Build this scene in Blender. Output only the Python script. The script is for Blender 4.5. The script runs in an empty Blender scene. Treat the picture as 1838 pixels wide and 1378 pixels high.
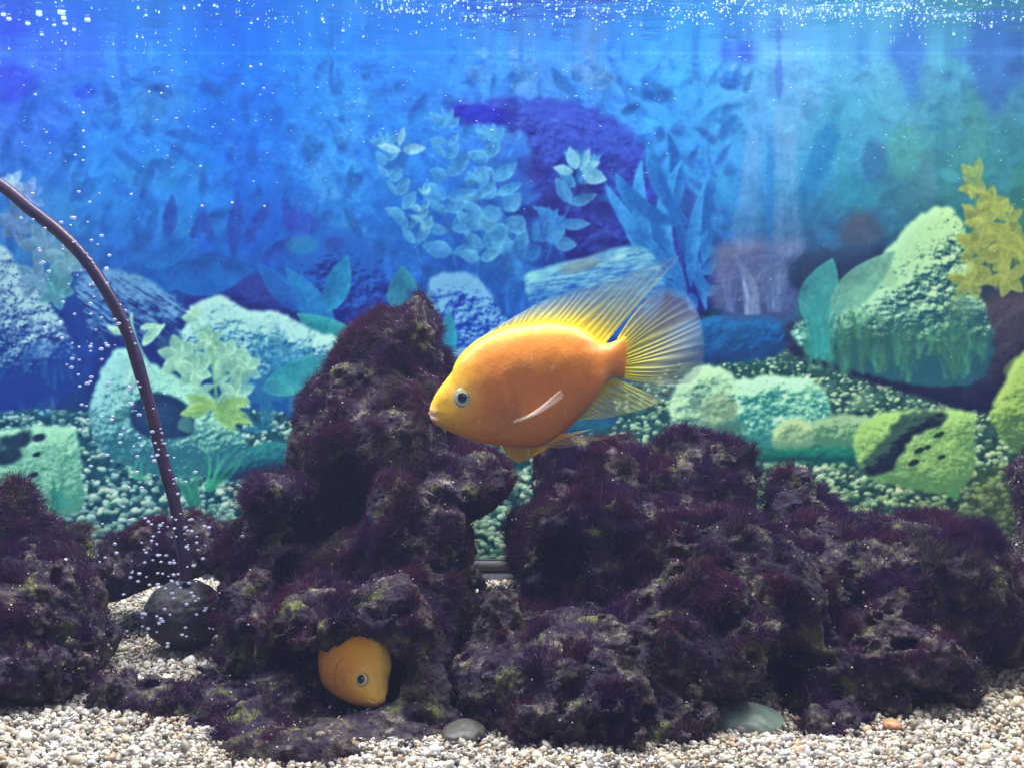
import bpy, math, time
import numpy as np
from mathutils import Vector, Matrix
T0 = time.time()
S = bpy.context.scene
COL = S.collection
rad = math.radians
# ---------------------------------------------------------------- camera
CAMY = -0.60; F = 1971.0
cam_d = bpy.data.cameras.new("camera"); cam = bpy.data.objects.new("camera", cam_d); COL.objects.link(cam)
cam.location = (0, CAMY, 0); cam.rotation_euler = (rad(90), 0, 0)
cam_d.sensor_width = 36; cam_d.lens = 36/(2*math.tan(rad(25))); cam_d.clip_start = 0.01; cam_d.clip_end = 50
cam_d.dof.use_dof = False
S.camera = cam
# ---------------------------------------------------------------- world: dim bluish room
W = bpy.data.worlds.new("World"); S.world = W; W.use_nodes = True
bg = W.node_tree.nodes["Background"]; bg.inputs[0].default_value = (0.62, 0.66, 1.0, 1); bg.inputs[1].default_value = 0.24
# ---------------------------------------------------------------- the aquarium hood: lamps above the water
def area(name, loc, sx, sy, power, col, rot=(0, 0, 0)):
    d = bpy.data.lights.new(name, 'AREA'); d.shape = 'RECTANGLE'; d.size = sx; d.size_y = sy; d.energy = power; d.color = col
    o = bpy.data.objects.new(name, d); COL.objects.link(o); o.location = loc; o.rotation_euler = rot
    return o
area("hood_lamp", (0.0, 0.06, 0.56), 1.4, 0.10, 27.0, (1.0, 0.97, 0.93))
area("hood_lamp_blue", (-0.35, 0.05, 0.55), 0.7, 0.08, 1.0, (0.35, 0.6, 1.0))
# unseen fill lamp added in front to brighten the fish flank
area("front_fill", (-0.5, -1.9, 0.9), 1.2, 0.9, 5.0, (1.0, 0.97, 0.93), (rad(64), 0, rad(-14)))
S.view_settings.view_transform = 'Standard'; S.view_settings.look = 'None'
S.view_settings.exposure = 0.0; S.view_settings.gamma = 1.0; S.view_settings.use_curve_mapping = False
try:
    S.cycles.transparent_max_bounces = 24
except Exception: pass

def X_(px, Y): return (px-919.0)/F*(Y-CAMY)
def Z_(py, Y): return (689.0-py)/F*(Y-CAMY)
# ---------------------------------------------------------------- numeric helpers
rng = np.random.default_rng(7)
_P = np.random.default_rng(3).permutation(256).astype(np.int32)
_P = np.concatenate([_P, _P, _P])
_G3 = np.random.default_rng(5).normal(size=(256, 3)); _G3 /= np.linalg.norm(_G3, axis=1)[:, None]
_G3 = _G3.astype(np.float32)

def perlin(x, y, z=None):
    x = np.asarray(x, np.float32); y = np.asarray(y, np.float32)
    z = np.zeros_like(x) if z is None else np.asarray(z, np.float32)
    xi = np.floor(x).astype(np.int32); yi = np.floor(y).astype(np.int32); zi = np.floor(z).astype(np.int32)
    xf = x - xi; yf = y - yi; zf = z - zi
    u = xf*xf*xf*(xf*(xf*6-15)+10); v = yf*yf*yf*(yf*(yf*6-15)+10); w = zf*zf*zf*(zf*(zf*6-15)+10)
    def g(i, j, k):
        h = _P[_P[_P[(xi+i) & 255] + ((yi+j) & 255)] + ((zi+k) & 255)]
        q = _G3[h]
        return q[..., 0]*(xf-i) + q[..., 1]*(yf-j) + q[..., 2]*(zf-k)
    def mixf(a, b, t): return a + (b-a)*t
    return mixf(mixf(mixf(g(0,0,0), g(1,0,0), u), mixf(g(0,1,0), g(1,1,0), u), v),
                mixf(mixf(g(0,0,1), g(1,0,1), u), mixf(g(0,1,1), g(1,1,1), u), v), w) * 1.5

def fbm(x, y, z=None, octv=4, gain=0.5):
    s = 0; a = 1.0; f = 1.0; t = 0
    for i in range(octv):
        s = s + a*perlin(x*f+17.3*i, y*f+5.1*i, None if z is None else z*f+9.7*i)
        t += a; a *= gain; f *= 2.03
    return s/t

def sstep(a, b, x):
    t = np.clip((x-a)/(b-a), 0, 1); return t*t*(3-2*t)

def s2l(c):
    c = np.clip(np.asarray(c, np.float64), 0, 1)
    return np.where(c <= 0.04045, c/12.92, ((c+0.055)/1.055)**2.4)

def hexc(*c): return np.array(c, np.float32)/255.0

def smooth_poly(pts, n=8, closed=True):
    p = np.array(pts, float); N = len(p); out = []
    rngi = range(N) if closed else range(N-1)
    for i in rngi:
        if closed: p0, p1, p2, p3 = p[i-1], p[i], p[(i+1) % N], p[(i+2) % N]
        else: p0, p1, p2, p3 = p[max(i-1, 0)], p[i], p[i+1], p[min(i+2, N-1)]
        for k in range(n):
            t = k/n
            out.append(0.5*((2*p1)+(-p0+p2)*t+(2*p0-5*p1+4*p2-p3)*t*t+(-p0+3*p1-3*p2+p3)*t**3))
    if not closed: out.append(p[-1])
    return np.array(out)

# ---------------------------------------------------------------- the printed backdrop, painted as a grid of ink colours
U0, U1, V0, V1, CELL = -330.0, 2170.0, 70.0, 1004.0, 1.6
GW = int((U1-U0)/CELL)+1; GH = int((V1-V0)/CELL)+1
UU, VV = np.meshgrid(U0+np.arange(GW)*CELL, V0+np.arange(GH)*CELL)
UU = UU.astype(np.float32); VV = VV.astype(np.float32)
INK = np.zeros((GH, GW, 3), np.float32)
IDM = np.zeros((GH, GW), np.int32)
MOTIFS = [None]
_n1 = fbm(UU/38, VV/38, octv=4); _n2 = fbm(UU/9+40, VV/9+3, octv=3); _n3 = fbm(UU/110+9, VV/90+4, octv=3)
_wx = fbm(UU/16+90, VV/16, octv=3)*7; _wy = fbm(UU/16, VV/16+70, octv=3)*7

def motif(name, label=None):
    MOTIFS.append((name, label)); return len(MOTIFS)-1

def box(x0, y0, x1, y1, pad=6):
    a = max(int((x0-pad-U0)/CELL), 0); b = min(int((x1+pad-U0)/CELL)+2, GW)
    c = max(int((y0-pad-V0)/CELL), 0); d = min(int((y1+pad-V0)/CELL)+2, GH)
    return slice(c, max(d, c)), slice(a, max(b, a))

def blur(m, r):
    r = int(r)
    if r < 1 or m.size == 0: return m
    for ax in (0, 1):
        p = np.pad(m, [(r+1, r) if a == ax else (0, 0) for a in (0, 1)], mode='edge')
        c = np.cumsum(p, axis=ax)
        n = m.shape[ax]
        m = (np.take(c, range(2*r+1, 2*r+1+n), axis=ax)-np.take(c, range(0, n), axis=ax))/(2*r+1)
    return m

def pmask(poly, rough=0.0, soft=1):
    p = np.array(poly, float)
    pad = 10+abs(rough)*8+soft*CELL*2
    sl = box(p[:, 0].min(), p[:, 1].min(), p[:, 0].max(), p[:, 1].max(), pad)
    X = UU[sl]; Y = VV[sl]
    if rough: X = X+_wx[sl]*rough; Y = Y+_wy[sl]*rough
    ins = np.zeros(X.shape, bool)
    for i in range(len(p)):
        x0, y0 = p[i-1]; x1, y1 = p[i]
        if y0 == y1: continue
        c = ((y0 > Y) != (y1 > Y)) & (X < (x1-x0)*(Y-y0)/(y1-y0)+x0)
        ins ^= c
    return sl, blur(ins.astype(np.float32), soft)

def lay(sl, m, col, mid=None, alpha=1.0):
    a = (m*alpha)[..., None]
    INK[sl] = INK[sl]*(1-a)+col*a
    if mid is not None: IDM[sl][(m > 0.5)] = mid

def cmix(a, b, t):
    return a+(b-a)*np.clip(t, 0, 1)[..., None]

def rock(poly, light, dark, mid, rough=0.8, soft=1, relief=1.0, spots=0.0, shade=0.5, streak=None, cover=0.0):
    P = smooth_poly(poly, 6)
    sl, m = pmask(P, rough*1.7, soft+1)
    X = UU[sl]; Y = VV[sl]
    y0, y1 = P[:, 1].min(), P[:, 1].max(); x0, x1 = P[:, 0].min(), P[:, 0].max()
    t = (Y-y0)/(y1-y0)
    r1 = max(4, int(min(x1-x0, y1-y0)/CELL/7))
    bl = blur(blur(m, r1), r1)
    gy, gx = np.gradient(bl)
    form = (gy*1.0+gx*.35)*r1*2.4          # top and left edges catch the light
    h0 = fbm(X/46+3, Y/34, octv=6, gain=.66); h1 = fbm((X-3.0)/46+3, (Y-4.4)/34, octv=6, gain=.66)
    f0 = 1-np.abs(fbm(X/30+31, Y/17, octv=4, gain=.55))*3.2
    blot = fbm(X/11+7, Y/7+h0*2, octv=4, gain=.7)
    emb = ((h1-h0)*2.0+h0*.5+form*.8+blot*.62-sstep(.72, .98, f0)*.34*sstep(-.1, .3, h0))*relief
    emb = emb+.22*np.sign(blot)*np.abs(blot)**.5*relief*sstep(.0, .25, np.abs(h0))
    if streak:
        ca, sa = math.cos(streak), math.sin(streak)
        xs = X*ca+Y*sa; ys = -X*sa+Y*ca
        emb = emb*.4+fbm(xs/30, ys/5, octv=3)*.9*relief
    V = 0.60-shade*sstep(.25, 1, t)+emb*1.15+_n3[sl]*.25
    if spots:
        s = fbm(X/8+50, Y/4.5+8, octv=3)
        V = V-spots*1.5*sstep(.22, .3, s)
    if cover:
        V = V-cover*sstep(.0, .25, _n1[sl]+.25*_n2[sl])
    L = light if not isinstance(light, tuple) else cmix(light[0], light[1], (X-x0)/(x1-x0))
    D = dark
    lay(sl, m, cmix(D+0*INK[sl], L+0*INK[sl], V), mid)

def line(pts, w0, w1, col, mid=None, alpha=1.0, soft=1):
    P = smooth_poly(pts, 5, False)
    d = np.gradient(P, axis=0); d /= np.linalg.norm(d, axis=1)[:, None]+1e-9
    n = np.stack([-d[:, 1], d[:, 0]], 1); w = np.linspace(w0, w1, len(P))[:, None]/2
    sl, m = pmask(np.concatenate([P+n*w, (P-n*w)[::-1]]), 0, soft)
    lay(sl, m, col, mid, alpha)

def leaf(x, y, ang, L, W, col, vein, mid=None, alpha=.9, bend=0.0, tip=1.0, soft=1):
    s = np.linspace(0, 1, 14)
    w = np.sin(np.pi*s**(.8*tip))**.85*W/2
    a = ang+bend*(s-.0)
    dx = np.cos(a); dy = -np.sin(a)
    cx = x+np.concatenate([[0], np.cumsum((dx[1:]+dx[:-1])/2)])*L/13
    cy = y+np.concatenate([[0], np.cumsum((dy[1:]+dy[:-1])/2)])*L/13
    nx, ny = -dy, dx
    poly = np.concatenate([np.stack([cx+nx*w, cy+ny*w], 1), np.stack([cx-nx*w, cy-ny*w], 1)[::-1]])
    sl, m = pmask(poly, 0, soft)
    X = UU[sl]; Y = VV[sl]
    if X.size == 0: return
    # shade across the leaf: one half lighter, paler rim
    side = ((X-x)*(-math.sin(-ang))+(Y-y)*math.cos(ang))/(W+1e-6)
    rim = (m-blur(m, 2))*.5
    V = .38+.42*np.clip(side, -1, 1)+_n2[sl]*.25+_n1[sl]*.5+rim*2.0
    lay(sl, m, cmix(col*.80+0*INK[sl], vein+0*INK[sl], V), mid, alpha)
    if W > 9:
        line(np.stack([cx, cy], 1)[:11:3], 1.6, 1.0, vein, None, .28)

def stem_plant(base, top, n, L, W, col, vein, mid, seed, wob=12, alpha=.88, rosette=True, stem=3.0):
    r = np.random.default_rng(seed)
    b = np.array(base, float); t = np.array(top, float)
    pts = [b+(t-b)*k+np.array([wob*math.sin(k*3.3+seed), 0]) for k in np.linspace(0, 1, n+2)]
    line(pts, stem*1.2, stem*.7, col*.9, mid, alpha)
    up = math.atan2(-(t-b)[1], (t-b)[0])
    for i, p in enumerate(pts[1:]):
        f = (i+1)/n
        k = L*(1.05-.35*f)
        for s in (-1, 1):
            a = up+s*r.uniform(.65, 1.35)
            leaf(p[0]+r.uniform(-4, 4), p[1]+r.uniform(-6, 6), a+r.uniform(-.3, .3), k*r.uniform(.75, 1.35), W*(1.05-.3*f)*r.uniform(.6, 1.45),
                 col*r.uniform(.88, 1.08), vein, mid, alpha, bend=-s*r.uniform(-.1, .5))
    if rosette:
        for a in (-.5, .15, .7):
            leaf(pts[-1][0], pts[-1][1], up+a, L*.6, W*.5, col, vein, mid, alpha)

def tuft(x, y, n, h, spread, col, mid=None, seed=0, w=2.6, alpha=.75, lean=0.0):
    r = np.random.default_rng(seed)
    for i in range(n):
        a = math.pi/2+r.normal()*spread+lean
        L = h*r.uniform(.55, 1.1); q = r.uniform(-.35, .35)
        x0 = x+r.uniform(-1, 1)*n*.55
        p1 = (x0+math.cos(a)*L*.5, y-math.sin(a)*L*.5)
        p2 = (x0+math.cos(a+q)*L, y-math.sin(a+q)*L*.95)
        line([(x0, y), p1, p2], w*1.2, .8, col*r.uniform(.8, 1.15), mid, alpha)

def feather(x, y0, y1, w, col, mid, seed, alpha=.45, lean=0):
    r = np.random.default_rng(seed)
    n = int(abs(y1-y0)/5)
    for i in range(n):
        f = i/n; y = y0+(y1-y0)*f; xx = x+lean*f
        ww = w*(.35+.65*math.sin(math.pi*min(1, .15+.85*f)))
        for s in (-1, 1):
            L = ww*r.uniform(.7, 1.1)
            line([(xx, y), (xx+s*L*.5, y-L*.15), (xx+s*L, y-L*.55)], 2.2, 1.2, col*r.uniform(.8, 1.15), mid, alpha)

def blob(x, y, rx, ry, col, alpha=.6, rot=0.0, mid=None, ragged=.25):
    R = max(rx, ry)
    sl = box(x-R*1.3, y-R*1.3, x+R*1.3, y+R*1.3)
    X = UU[sl]-x; Y = VV[sl]-y
    c, s = math.cos(rot), math.sin(rot)
    d = np.sqrt(((X*c+Y*s)/rx)**2+((-X*s+Y*c)/ry)**2)+_n1[sl]*ragged
    m = 1-sstep(.55, 1.05, d)
    lay(sl, m.astype(np.float32), col, mid, alpha)

def pebbles(poly, mid, sx, sy, lights, darks, fade=None, n=13000, seed=1):
    sl, m = pmask(smooth_poly(poly, 5), .5, 1)
    X = UU[sl]; Y = VV[sl]
    tx = np.clip(X/1838., 0, 1)
    bgc = cmix(darks[0], darks[1], tx)*(1+.5*_n2[sl])[..., None]
    save = INK[sl].copy()
    lay(sl, m, bgc, mid)
    r = np.random.default_rng(seed)
    y0, y1 = Y.min(), Y.max(); x0, x1 = X.min(), X.max()
    pts = np.stack([r.uniform(x0, x1, n), y0+(y1-y0)*r.random(n)], 1); pts = pts[np.argsort(pts[:, 1])]
    oy, ox = sl[0].start, sl[1].start
    for (x, y) in pts:
        gi = int((y-V0)/CELL)-oy; gj = int((x-U0)/CELL)-ox
        if not (0 <= gi < m.shape[0] and 0 <= gj < m.shape[1]) or m[gi, gj] < .5: continue
        z = .62+.5*(y-730)/270
        rx = sx*r.uniform(.32, .66)*z; ry = rx*r.uniform(.48, .78); th = r.normal()*.5
        q = box(x-rx, y-rx, x+rx, y+rx, 2)
        dx = UU[q]-x; dy = VV[q]-y
        if dx.size == 0: continue
        c, s_ = math.cos(th), math.sin(th)
        a = (dx*c+dy*s_)/rx; b = (-dx*s_+dy*c)/ry
        d = (np.abs(a)**2.3+np.abs(b)**2.3)
        mk = 1-sstep(.62, 1.1, d)
        tone = r.choice([.35, .6, .85, 1.05, 1.2], p=[.14, .2, .26, .26, .14])
        pt = .5+.5*math.tanh((fbm(np.array([x/60.]), np.array([y/30.]), octv=2)[0])*3)
        tone *= .82+.42*pt
        V = np.clip((.56-.62*(dy/ry*.8+dx/rx*.25))*tone+.06*r.normal(), 0, 1.15)
        t = min(max(x/1838., 0), 1)
        L = lights[0]*(1-t)+lights[1]*t; D = darks[0]*(1-t)+darks[1]*t
        L = L*np.array([1+r.normal()*.05, 1, 1+r.normal()*.04])
        col = D*.9+(L-D*.9)*V[..., None]
        aa = mk[..., None]
        INK[q] = INK[q]*(1-aa)+col*aa
    if fade is not None:
        f = fade(X, Y)[..., None]; INK[sl] = INK[sl]*(1-m[..., None])+INK[sl]*f*m[..., None]
    # nothing outside the bed
    mm = sstep(.0, .5, m)[..., None]; INK[sl] = save*(1-mm)+INK[sl]*mm

# ---- ground of the print: soft water colours
ANCH = [(-300,80,76,133,239),(0,60,81,138,239),(20,140,54,92,230),(100,120,66,108,232),(60,200,68,98,230),(150,260,46,136,238),(300,350,48,140,236),(220,200,51,126,236),
 (440,250,30,104,226),(450,420,28,92,209),(600,220,44,126,230),(620,300,54,140,234),(700,420,30,102,212),(700,500,32,98,200),(560,480,32,90,194),(900,130,68,140,238),
 (760,150,50,122,230),(1050,130,76,138,236),(1200,130,72,156,244),(1250,250,56,150,240),(1200,200,64,146,240),(1000,350,52,98,204),(1180,420,44,88,179),
 (1290,330,50,144,230),(1340,200,94,164,244),(1400,150,118,175,242),(1400,260,98,168,236),(1500,120,104,170,234),(1480,230,58,150,210),(1500,330,46,140,200),(1560,180,98,164,220),
 (1640,120,92,154,218),(1700,200,84,154,184),(1700,300,68,152,162),(1800,150,70,126,184),(1800,280,60,128,142),(1838,400,70,130,120),(1500,420,48,88,138),
 (1640,340,68,108,140),(1420,480,56,88,142),(1300,480,52,102,174),(1250,600,20,70,140),(1600,560,58,98,118),(1650,700,46,50,86),(1820,600,58,56,78),(2150,300,70,135,130),(2150,700,90,100,80),
 (-300,300,51,128,229),(-300,500,66,128,204),(0,300,58,130,230),(60,420,66,138,218),(250,440,40,110,214),(300,560,24,62,150),(440,600,26,80,168),(100,600,24,60,150),(500,640,24,90,170),(640,600,24,80,170),(850,560,24,72,176),
 (900,480,36,98,194),(1080,520,34,66,160),(900,700,30,90,140),(1300,650,24,84,130),(0,740,24,60,120),(300,800,40,100,120),(900,900,50,90,100)]
def ground():
    A = np.array(ANCH, np.float32)
    num = np.zeros_like(INK); den = np.zeros(UU.shape, np.float32)
    X = UU+_wx*4; Y = VV+_wy*4
    for a in A:
        d2 = ((X-a[0])**2+(Y-a[1])**2)/(70.**2)
        w = np.exp(-d2*.55)+1e-4/(1+d2)**2
        den += w
        for k in range(3): num[..., k] += w*a[2+k]
    INK[:] = num/den[..., None]/255.
    t = (_n1*.5+_n2*.18)
    INK[:] *= (1+.22*t)[..., None]
    INK[..., 1] += sstep(.1, .6, _n3+_n1*.4)*.05

def streaks():  # room reflections on the front glass, painted into the print
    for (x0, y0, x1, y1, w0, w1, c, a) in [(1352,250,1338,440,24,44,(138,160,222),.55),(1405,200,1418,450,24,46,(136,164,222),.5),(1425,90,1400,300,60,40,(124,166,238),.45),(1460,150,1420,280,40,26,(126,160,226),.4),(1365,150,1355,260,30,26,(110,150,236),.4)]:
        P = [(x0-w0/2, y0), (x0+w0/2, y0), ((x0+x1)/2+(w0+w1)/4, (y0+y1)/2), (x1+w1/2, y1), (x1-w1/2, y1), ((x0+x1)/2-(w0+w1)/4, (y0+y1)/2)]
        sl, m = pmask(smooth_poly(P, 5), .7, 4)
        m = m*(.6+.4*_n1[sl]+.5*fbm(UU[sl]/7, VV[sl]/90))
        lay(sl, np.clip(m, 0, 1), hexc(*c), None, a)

def paint():
    B = hexc
    ground()
    # faint mottled foliage mass in the blue
    mfo = motif('printed_foliage', 'faint blue printed foliage fading into the water colour')
    r = np.random.default_rng(11)
    for i in range(520):
        x = r.uniform(-320, 760); y = r.uniform(110, 470)
        c = B(58, 138, 240) if r.random() < .6 else B(26, 84, 220)
        blob(x, y, r.uniform(5, 26), r.uniform(4, 16), c, r.uniform(.06, .26), r.uniform(0, 3))
    for i in range(260):
        x = r.uniform(1230, 1840); y = r.uniform(110, 430)
        c = B(80, 160, 215) if r.random() < .5 else B(40, 100, 170)
        blob(x, y, r.uniform(5, 22), r.uniform(6, 26), c, r.uniform(.05, .2), r.uniform(0, 3))
    for i in range(300):
        x = r.uniform(560, 1260); y = r.uniform(100, 300)
        c = B(74, 150, 242) if r.random() < .55 else B(34, 80, 215)
        blob(x, y, r.uniform(4, 20), r.uniform(3, 10), c, r.uniform(.06, .25), r.uniform(-.4, .4))
    blob(20, 150, 60, 44, B(56, 60, 222), .5); blob(150, 165, 30, 18, B(40, 60, 225), .5); blob(215, 130, 40, 20, B(70, 130, 240), .4)
    # big soft leaves in upper left
    leaf(60, 170, .3, 120, 40, B(60, 130, 238), B(72, 145, 240), mfo, .35)
    leaf(265, 250, 1.25, 150, 90, B(64, 134, 238), B(74, 146, 244), mfo, .35)
    leaf(200, 300, -.25, 190, 60, B(48, 138, 236), B(72, 156, 240), mfo, .35, bend=.5)
    leaf(180, 210, .2, 180, 60, B(70, 146, 242), B(80, 160, 244), mfo, .3)
    for k in range(34):
        x = r.uniform(565, 660); y = r.uniform(150, 460)
        tuft(x, y, 7, 36, .7, B(84, 160, 242), mfo, 400+k, 2.0, .28)
    for k in range(420):
        x = r.uniform(520, 1340); y = r.uniform(140, 560); q = r.uniform(.8, 1.15)
        leaf(x, y, r.uniform(.2, 2.9), r.uniform(26, 70), r.uniform(10, 26), B(34, 98, 224)*q, B(66, 146, 242)*q, mfo, r.uniform(.15, .6), bend=r.uniform(-.6, .6))
    for k in range(260):
        x = r.uniform(-300, 560); y = r.uniform(150, 540); q = r.uniform(.75, 1.1)
        leaf(x, y, r.uniform(.4, 2.7), r.uniform(30, 90), r.uniform(12, 30), B(30, 92, 220)*q, B(44, 120, 232)*q, mfo, r.uniform(.12, .4), bend=r.uniform(-.6, .6))
    # dark wood arching over the middle
    mwd = motif('printed_driftwood', 'dark violet printed driftwood arching behind the pale blue leaves')
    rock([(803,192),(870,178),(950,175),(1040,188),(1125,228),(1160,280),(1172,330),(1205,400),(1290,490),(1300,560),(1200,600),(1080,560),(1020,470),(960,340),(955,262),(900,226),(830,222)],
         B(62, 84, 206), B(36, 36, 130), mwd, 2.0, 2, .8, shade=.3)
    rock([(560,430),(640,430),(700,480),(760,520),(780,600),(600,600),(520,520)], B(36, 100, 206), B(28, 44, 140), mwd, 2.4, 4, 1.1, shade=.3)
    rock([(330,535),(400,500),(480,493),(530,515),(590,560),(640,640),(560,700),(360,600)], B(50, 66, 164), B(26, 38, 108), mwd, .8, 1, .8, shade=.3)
    for (x, y, a, L, W) in [(300,430,1.45,80,26),(345,440,1.2,70,24),(420,450,1.5,110,30),(440,440,1.05,90,28),(470,470,.7,70,22),(530,420,1.9,70,26),(380,440,1.8,60,20)]:
        leaf(x, y, a, L, W, B(44, 72, 196), B(58, 92, 210), mwd, .7)
    blob(540, 400, 40, 30, B(60, 70, 190), .45)
    blob(870, 205, 70, 20, B(42, 40, 200), .7, .1)
    AR = smooth_poly([(815,200),(900,195),(990,205),(1080,235),(1140,290),(1165,350),(1210,430),(1270,510)], 30, False)
    for i in range(420):
        k = r.integers(0, len(AR)-14); o = r.normal()*30; L_ = r.integers(5, 13)
        seg_ = AR[k:k+L_:2]+np.array([0, o+abs(o)*.3])
        if len(seg_) < 2: continue
        top = o < 0
        line(seg_, 2.2, 1.0, B(78, 122, 236) if r.random() < .4+.3*top else B(34, 34, 120), None, r.uniform(.12, .5))
    for i in range(160):
        x = r.uniform(960, 1290); y = r.uniform(250, 560)
        leaf(x, y, r.uniform(.3, 2.8), r.uniform(20, 60), r.uniform(6, 18), B(40, 62, 176), B(60, 100, 214), None, r.uniform(.15, .5), bend=r.uniform(-.5, .5))
    # long arched strap leaves (right of centre)
    mst = motif('printed_strap_leaves', 'long wavy blue printed leaves right of the dark driftwood')
    c, v = B(36, 118, 228), B(64, 152, 240)
    for i in range(12): blob(r.uniform(1080, 1280), r.uniform(300, 520), r.uniform(20, 40), r.uniform(20, 40), B(44, 40, 140), .45)
    for (x, y, a, L, W, b) in [(1240,540,2.5,150,44,.5),(1215,480,2.9,130,40,-.7),(1180,420,2.2,130,50,.6),(1260,480,1.3,160,36,.5),(1200,400,1.2,170,44,.6),(1225,520,2.15,250,52,-.9),(1235,540,1.9,270,46,.35),(1200,470,2.5,190,46,-.4),(1170,450,2.0,170,50,-.5),(1268,560,1.75,230,36,.3),
                               (1240,520,1.6,200,40,-.25),(1105,310,-1.2,170,50,.9),(1165,250,-1.55,190,44,.7),(1210,500,2.75,140,36,.3)]:
        leaf(x, y, a, L, W*.62, c, v, mst, .97, bend=b*1.3)
    for (x, y, a) in [(1245,500,-.6),(1258,520,-.1),(1240,525,-1.4),(1262,495,.9),(1240,480,1.6)]: leaf(x, y, a, 40, 22, c, v, mst, .9)
    for i in range(26): blob(r.uniform(930, 1110), r.uniform(290, 480), r.uniform(18, 40), r.uniform(14, 34), B(42, 36, 128), .4)
    # leafy stems in the middle
    mlf = motif('printed_leafy_plant', 'pale blue printed plant with pairs of oval leaves in the middle')
    c, v = B(60, 140, 236), B(112, 188, 246)
    stem_plant((830, 480), (790, 225), 7, 56, 26, B(56, 136, 234), B(104, 180, 244), mlf, 4, 14)
    stem_plant((742, 470), (700, 262), 6, 46, 22, B(62, 142, 236), B(112, 184, 244), mlf, 8, 12)
    stem_plant((945, 480), (880, 252), 6, 54, 30, c, v, mlf, 3, 16, .92)
    stem_plant((985, 470), (1040, 300), 4, 56, 30, B(50, 128, 226), B(96, 176, 240), mlf, 5, 6)
    stem_plant((860, 500), (855, 330), 5, 52, 30, B(64, 142, 232), v, mlf, 12, 10)
    stem_plant((900, 520), (990, 400), 3, 50, 26, B(40, 112, 220), B(70, 150, 236), mlf, 15, 6)
    for (x, y, a, L, W) in [(1035,305,1.9,44,24),(1040,305,.35,40,20),(1045,312,-.25,46,30),(1030,310,2.9,40,18),(1048,300,1.3,36,14)]:
        leaf(x, y, a, L, W, B(100, 178, 240), B(160, 212, 244), mlf, .95)
    for (x, y, a, L, W) in [(720,272,2.9,46,16),(722,270,.1,44,20),(716,262,1.3,36,14)]: leaf(x, y, a, L, W, B(112, 176, 240), B(168, 214, 248), mlf, .95)
    stem_plant((765, 440), (762, 350), 3, 30, 13, B(80, 160, 236), B(150, 206, 244), mlf, 22, 3)
    stem_plant((960, 180), (930, 105), 3, 44, 24, B(90, 150, 238), B(120, 172, 242), mlf, 25, 4, .55)
    stem_plant((1055, 180), (1060, 108), 2, 50, 28, B(92, 150, 236), B(126, 170, 240), mlf, 27, 2, .55)
    stem_plant((875, 165), (868, 105), 2, 40, 20, B(90, 150, 238), B(110, 168, 240), mlf, 29, 2, .45)
    mrd = motif('printed_round_plant', 'round feathery blue printed plant left of the leafy stems')
    for k, (x, y, R) in enumerate([(572, 312, 40), (590, 345, 34), (630, 240, 46), (640, 190, 40)]):
        rr = np.random.default_rng(50+k)
        for i in range(110):
            a = rr.uniform(0, 6.28); q = R*rr.uniform(.2, 1)
            line([(x+math.cos(a)*q*.4, y+math.sin(a)*q*.35), (x+math.cos(a)*q, y+math.sin(a)*q*.85)], 2.4, 1.2, B(86, 156, 240)*rr.uniform(.8, 1.15), mrd, .3)
    for k in range(40):
        tuft(800+r.uniform(-20, 160), 560+r.uniform(-20, 30), 5, 60, .25, B(40, 120, 226), mlf, 700+k, 2, .3)
    # broad leaves left of centre
    mbl = motif('printed_broad_leaf', 'broad plain blue printed leaves over the dark hollow')
    leaf(235, 505, .16, 120, 60, B(24, 106, 224), B(36, 124, 232), mbl, .9, bend=-.15); leaf(300, 500, .05, 155, 74, B(24, 104, 220), B(40, 130, 234), mbl, .95, bend=.1); leaf(262, 480, .5, 110, 40, B(28, 108, 222), B(44, 130, 234), mbl, .8)
    leaf(600, 600, 2.2, 150, 50, B(30, 128, 226), B(50, 154, 232), mbl, .9)
    leaf(590, 560, 1.25, 110, 46, B(28, 134, 214), B(52, 166, 226), mbl, .9)
    for (x, y, a, L) in [(540, 560, 2.3, 120), (300, 540, 2.6, 80)]: leaf(x, y, a, L, 40, B(26, 104, 218), B(40, 130, 230), mbl, .8)
    leaf(470, 690, .5, 160, 66, B(40, 146, 190), B(76, 186, 210), mbl, .95); leaf(660, 640, 2.6, 150, 56, B(50, 168, 196), B(84, 196, 206), mbl, .9)
    leaf(520, 740, .9, 120, 44, B(34, 130, 190), B(60, 160, 206), mbl, .9)
    leaf(725, 560, 1.6, 84, 60, B(44, 132, 184), B(74, 170, 190), mbl, .85, tip=.8); leaf(770, 590, 2.0, 80, 60, B(40, 110, 190), B(60, 140, 200), mbl, .8)
    blob(545, 440, 34, 22, B(52, 140, 200), .6); blob(600, 440, 24, 18, B(50, 70, 160), .5)
    # blue boulders in the middle
    mrk = motif('printed_boulder', 'streaky blue printed boulder above the back of the big fish')
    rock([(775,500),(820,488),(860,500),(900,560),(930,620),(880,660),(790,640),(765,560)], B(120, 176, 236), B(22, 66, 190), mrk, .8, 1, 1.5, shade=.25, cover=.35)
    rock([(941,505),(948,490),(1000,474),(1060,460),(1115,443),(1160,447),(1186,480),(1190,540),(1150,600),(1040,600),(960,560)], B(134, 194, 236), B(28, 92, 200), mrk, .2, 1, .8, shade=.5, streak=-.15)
    blob(1040, 478, 50, 13, B(128, 140, 150), .6, -.25); blob(970, 498, 28, 12, B(130, 196, 226), .6, -.2); blob(1108, 463, 22, 6, B(170, 214, 238), .9, -.3)
    leaf(800, 640, 1.5, 84, 38, B(34, 150, 206), B(60, 172, 214), mbl, .95, tip=.75)
    rock([(790,650),(815,630),(840,625),(860,680),(800,680)], B(120, 170, 220), B(70, 110, 190), mrk, .3)
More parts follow.
